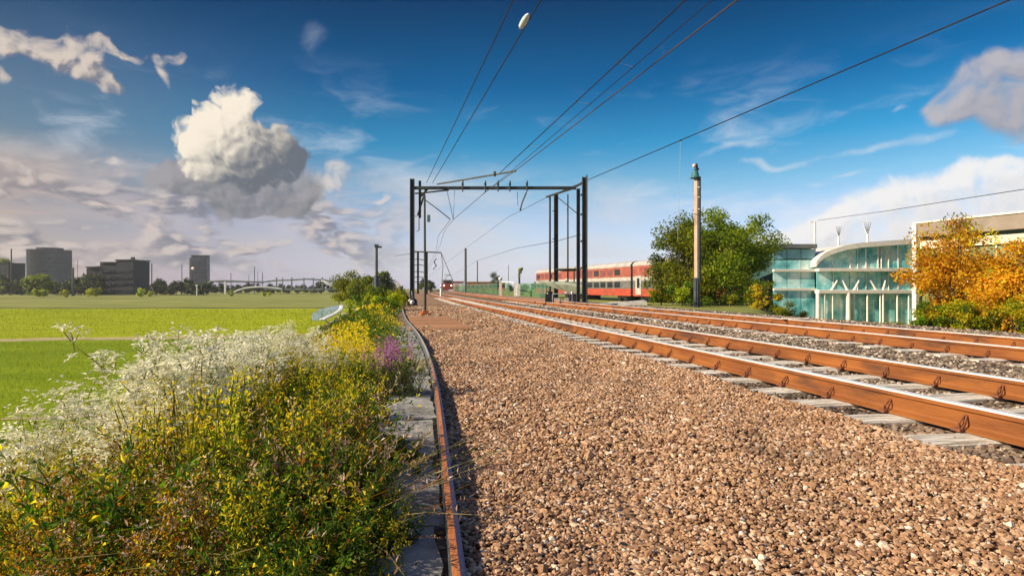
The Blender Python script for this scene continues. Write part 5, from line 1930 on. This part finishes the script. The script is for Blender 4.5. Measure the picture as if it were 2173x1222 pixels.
# roof furniture
t = thing('roof_post', 'white post with a short cross arm on the glass roof carrying a wire', 'post', (bx(1740), YB + 1, bz(528)))
b = MB(); b.tube([(0, 0, -.5), (0, 0, bz(468) - bz(528))], .10, 8); b.build('shaft', m_frame, t)
b = MB(); b.tube([(-.5, 0, bz(469) - bz(528)), (.1, 0, bz(469) - bz(528))], .05, 6); b.build('arm', m_frame, t)
b = MB(); b.tube([(-.45, 0, -1), (-.5, 0, bz(469) - bz(528))], .02, 5); b.build('stay', m_frame, t)
for i, (px, s, lab) in enumerate(((1803, 1.0, 'white branching roof mast on the curved roof, nearer the white post'), (1866, 1.25, 'taller white branching roof mast in the middle of the curved roof'))):
    t = thing('roof_mast', lab, 'roof mast', (bx(px), YB + 2, bz(517)), 0, 'branching masts on the glass roof')
    b = MB(); b.tube([(0, 0, -.4), (0, 0, .9 * s)], [.12 * s, .08 * s], 8); b.build('stem', m_frame, t)
    for q in range(5):
        a_ = -.5 + .25 * q
        b = MB(); b.tube([(0, 0, .8 * s), (a_ * .5 * s, .05 * q, 1.4 * s), (a_ * .95 * s, .08 * q, 2.05 * s)], [.04 * s, .03 * s, .015 * s], 5); b.build('branch', m_frame, t)

# the long hall
t = thing('long_hall', 'long hall with a deep beige roof fascia and a pale band above greenish glass', 'building', (0, 0, 0))
A, B = Vector((36.4, 55.5, 0)), Vector((43.6, 34.4, 0))
dv = (B - A).normalized()
nv = Vector((dv.y, -dv.x, 0))
if nv.x < 0:
    nv = -nv
Lh = (B - A).length
angh = math.atan2(dv.y, dv.x)
mid = (A + B) / 2
zt = 6.75


def hall(nm, z0, z1, off, depth, m):
    b = MB()
    c = mid + nv * (off + depth / 2)
    b.box((c.x, c.y, (z0 + z1) / 2), (Lh, depth, z1 - z0), angh, bev=.01)
    return b.build(nm, m, t)


m_fas = mat('beige_fascia', (.22, .18, .145), (.30, .25, .21), .7, .8)
m_band = mat('cream_band', (.62, .55, .40), (.74, .67, .52), .8, .7)
hall('roof', 5.55, zt, 0, 14, m_fas)
hall('roof_edge', zt + .002, zt + .14, -.1, 14.2, m_frame)
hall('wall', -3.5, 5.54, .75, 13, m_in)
hall('cream_band', 4.5, 5.2, .3, .40, m_band)
m_gg = mat('hall_glass', (.16, .17, .07), (.36, .36, .20), .5, .15, spec=.8, c3=(.08, .14, .10), s3=.3)
n = 10
for k in range(n):
    c = A + dv * (Lh * (k + .5) / n) + nv * .62
    b = MB(); b.box((c.x, c.y, .6), (Lh / n - .12, .10, 7.7), angh); b.build('window', m_gg, t)
    c = A + dv * (Lh * k / n) + nv * .55
    b = MB(); b.box((c.x, c.y, .6), (.10, .22, 7.7), angh); b.build('mullion', m_frame, t)
b = MB(); b.box((A.x + .1, A.y - .1, 1.6), (.4, .4, 10.2), angh, bev=.03); b.build('corner_column', m_frame, t)

# ------------------------------------------------------------------ far buildings and the bridge on the left
m_conc = mat('tower_grey', (.038, .045, .060), (.065, .075, .092), .12, .8, stretch=(1, 1, 4))
m_win = mat('tower_glass', (.018, .024, .036), (.035, .045, .06), .3, .3)
m_darkb = mat('dark_block', (.010, .015, .020), (.022, .028, .034), .2, .8)
m_blue = mat('blue_cladding', (.018, .030, .065), (.05, .07, .12), .35, .5, stretch=(1, 1, .4))
YT = 420.0
tx_ = lambda px, Y=YT: (px - CX) * Y / F
t = thing('grey_tower', 'broad grey office tower with a gently curved front and raised roof edge', 'tower', (tx_(106), YT, -2.5), R(37))
hw = (tx_(155) - tx_(57)) / 2 * .78
ht = H + (CY - 530) * YT / F + 2.5


def arc_wall(b, z0, z1, bulge, off, w):
    n = 14
    vs = []
    for i in range(n + 1):
        x = -w + 2 * w * i / n
        y = -bulge * (1 - (x / w) ** 2) - off
        vs += [(x, y, z0), (x, y, z1)]
    vs += [(w, 14, z0), (w, 14, z1), (-w, 14, z0), (-w, 14, z1)]
    m = n + 3
    b.add(vs, [(2 * i, 2 * ((i + 1) % m), 2 * ((i + 1) % m) + 1, 2 * i + 1) for i in range(m)] + [tuple(2 * i + 1 for i in range(m)), tuple(2 * i for i in range(m))[::-1]])


b = MB(); arc_wall(b, 0, ht, 4, 0, hw); b.build('wall', m_conc, t)
b = MB(); arc_wall(b, ht + .05, ht + 1.3, 4, .2, hw * .62); b.build('roof_edge', m_conc, t)
for i in range(9):
    b = MB(); arc_wall(b, 2.2 + 2.95 * i, 2.2 + 2.95 * i + 1.5, 4, .08, hw * .93); b.build('window_band', m_win, t)
b = MB(); b.box((-hw - .25, 6, ht / 2), (.5, 10, ht)); b.build('lit_edge_strip', M['galv'], t)  # added pale strip: sunlight on the left edge, put into its colour
YD = 265.0
t = thing('dark_block', 'long dark stepped block on the far edge of the pasture', 'building', (0, YD, -2.2))
b = MB()
xd = lambda px: (182 + (px - 182) * .74 - CX) * YD / F
zd = lambda py: H + (CY - py) * YD / F + 2.2
b.box(((xd(268) + xd(318)) / 2, 6, zd(553) / 2), (xd(318) - xd(268), 12, zd(553)))
b.box(((xd(222) + xd(268)) / 2 - .02, 6, zd(558) / 2), (xd(268) - xd(222), 11.6, zd(558)))
b.box(((xd(182) + xd(222)) / 2 - .04, 6, zd(568) / 2), (xd(222) - xd(182), 11, zd(568)))
b.build('wall', m_darkb, t)
for (pa, pb, py, nm) in ((266, 320, 552, 'roof'), (222, 266, 557, 'roof'), (182, 222, 567, 'roof')):
    b = MB(); b.box(((xd(pa) + xd(pb)) / 2, 6, zd(py) + .1), (xd(pb) - xd(pa) - .05, 12.6, .4)); b.build(nm, M['steel'], t)
for r_ in range(4):
    for c_ in range(11):
        px = 228 + 8.2 * c_
        z = 2 + 2.8 * r_
        if z + 1.2 > zd(558) - .5:
            continue
        b = MB(); b.box((xd(px), .0 if px < 268 else -.0, z), (1.0, .5, 1.1)); b.build('window', m_win, t)
b = MB(); b.box((xd(301), 4, zd(552) + .9), (1.2, 1.2, 1.2), bev=.1); b.build('chimney', M['steel'], t)
YU = 460.0
xu = lambda px: (px - CX) * YU / F
zu = lambda py: H + (CY - py) * YU / F + 2.5
t = thing('blue_tower', 'slim dark blue tower with a small round white sign', 'tower', (xu(421), YU, -2.5), R(8))
b = MB(); b.box((.6, 3, zu(543) / 2), (11.2, 6, zu(543))); b.build('wall', m_blue, t)
b = MB(); b.box((-5.9, 3.4, zu(547) / 2), (1.6, 5, zu(547))); b.build('side_wing', M['steel2'], t)
b = MB(); b.box((.6, 3, zu(543) + .3), (11.6, 6.4, .5)); b.build('roof', M['steel'], t)
for i in range(8):
    for j in range(5):
        b = MB(); b.box((-3.8 + 2.2 * j, -.02, 4.5 + 2.55 * i), (1.4, .08, 1.5)); b.build('window', m_win, t)
b = MB(); b.lathe([(0, 0), (1.15, 0), (1.15, .2), (0, .25)], (0, 0, 0), 18, 0); b.lathe([(1.16, -.02), (1.6, -.02), (1.6, .12), (1.16, .12)], (0, 0, 0), 18, 1)
o = b.build('sign', [M['white'], m_red], t); o.rotation_euler = (R(90), 0, 0); o.location = (-3.6, -.12, zu(570))
YL = 290
t = thing('left_block', 'small dark block cut by the left edge under a round tree top', 'building', ((-12 - CX) * YL / F, YL, -2.3))
b = MB(); b.box((0, 5, 7.5), (13.5, 10, 15)); b.build('wall', m_darkb, t)
b = MB(); b.box((0, 5, 15.15), (14, 10.5, .3)); b.build('roof', M['steel'], t)
for i in range(4):
    for j in range(4):
        b = MB(); b.box((-4.5 + 3 * j, -.02, 2.5 + 3.2 * i), (1.6, .08, 1.6)); b.build('window', m_win, t)

# bridge
YR = 300.0
xr_ = lambda px: (px - CX) * YR / F
zr = lambda py: H + (CY - py) * YR / F
t = thing('bridge', 'long low bridge with a pale arch below the deck and a trussed right end', 'bridge', (0, YR, 0))
b = MB()
b.tube([(xr_(440), 0, zr(602)), (xr_(447), 0, zr(597)), (xr_(480), 0, zr(596)), (xr_(560), 0, zr(599))], .5, 6)
b.box(((xr_(447) + xr_(560)) / 2, 4, zr(597.5)), (xr_(560) - xr_(447), 8, .5))
b.build('deck', mat('bridge_grey', (.09, .11, .12), (.15, .17, .18), .4, .7), t)
m_br = mat('bridge_steel', (.10, .14, .15), (.17, .2, .21), .4, .6)
b = MB()
b.box(((xr_(560) + xr_(708)) / 2, 4, zr(614)), (xr_(708) - xr_(560), 8, .8)); b.build('deck', m_br, t)
b = MB()
b.tube([(xr_(560), 0, zr(598)), (xr_(585), 0, zr(595)), (xr_(620), 0, zr(594)), (xr_(650), 0, zr(592)), (xr_(690), 0, zr(594)), (xr_(708), 0, zr(599))], .42, 6); b.build('upper_chord', m_br, t)
for px, w_ in ((478, .8), (587, .5), (600, .35), (619, .55), (645, .4), (665, .4), (684, .55), (700, .4)):
    b = MB(); b.box((xr_(px), 0, (zr(597) + zr(625)) / 2 if px == 478 else (zr(590) + zr(614)) / 2), (w_, w_, (zr(597) - zr(625)) if px == 478 else (zr(588) - zr(614)))); b.build('pillar', M['white'] if px == 478 else m_br, t)
b = MB()
b.tube([(xr_(p), -1.0, zr(q)) for p, q in ((492, 624), (505, 617), (520, 612), (540, 609.5), (560, 609), (585, 611.5), (600, 614))], .5, 7); b.build('arch', mat('pale_arch', (.40, .42, .44), (.52, .54, .56), .5, .6), t)
b = MB()
b.tube([(xr_(p), -1.2, zr(q)) for p, q in ((684, 595), (695, 600), (706, 607))], [.3, .75, .5], 7); b.build('white_brace', M['white'], t)

# small box device beside the far track
t = thing('track_device', 'small rusty point device with a pale lid beside the far track', 'track device', (7.15, 15.2, .0), R(-10))
b = MB(); b.box((0, 0, .10), (.22, .26, .2), bev=.02); b.build('body', M['clip'], t)
b = MB(); b.box((-.12, 0, .215), (.62, .16, .035), bev=.01); b.build('lid', M['sleeper'], t)
b = MB(); b.tube([(.16, -.06, .2), (.24, -.02, .27), (.24, .05, .27), (.16, .08, .2)], .018, 6); b.build('loop', M['galv'], t)

# ------------------------------------------------------------------ the hazy air over the fields
b = MB()
b.box((0, 300, 12), (1800, 760, 46))
mh = bpy.data.materials.new('haze')
mh.use_nodes = True
kh = NT(mh.node_tree)
pv = kh.new('ShaderNodeVolumePrincipled')
pv.inputs['Color'].default_value = (.90, .93, 1.0, 1)
pv.inputs['Density'].default_value = .00022
pv.inputs['Anisotropy'].default_value = .2
kh.put(kh.new('ShaderNodeOutputMaterial').inputs['Volume'], pv.outputs[0])
tag(b.build('haze', mh), kind='stuff')
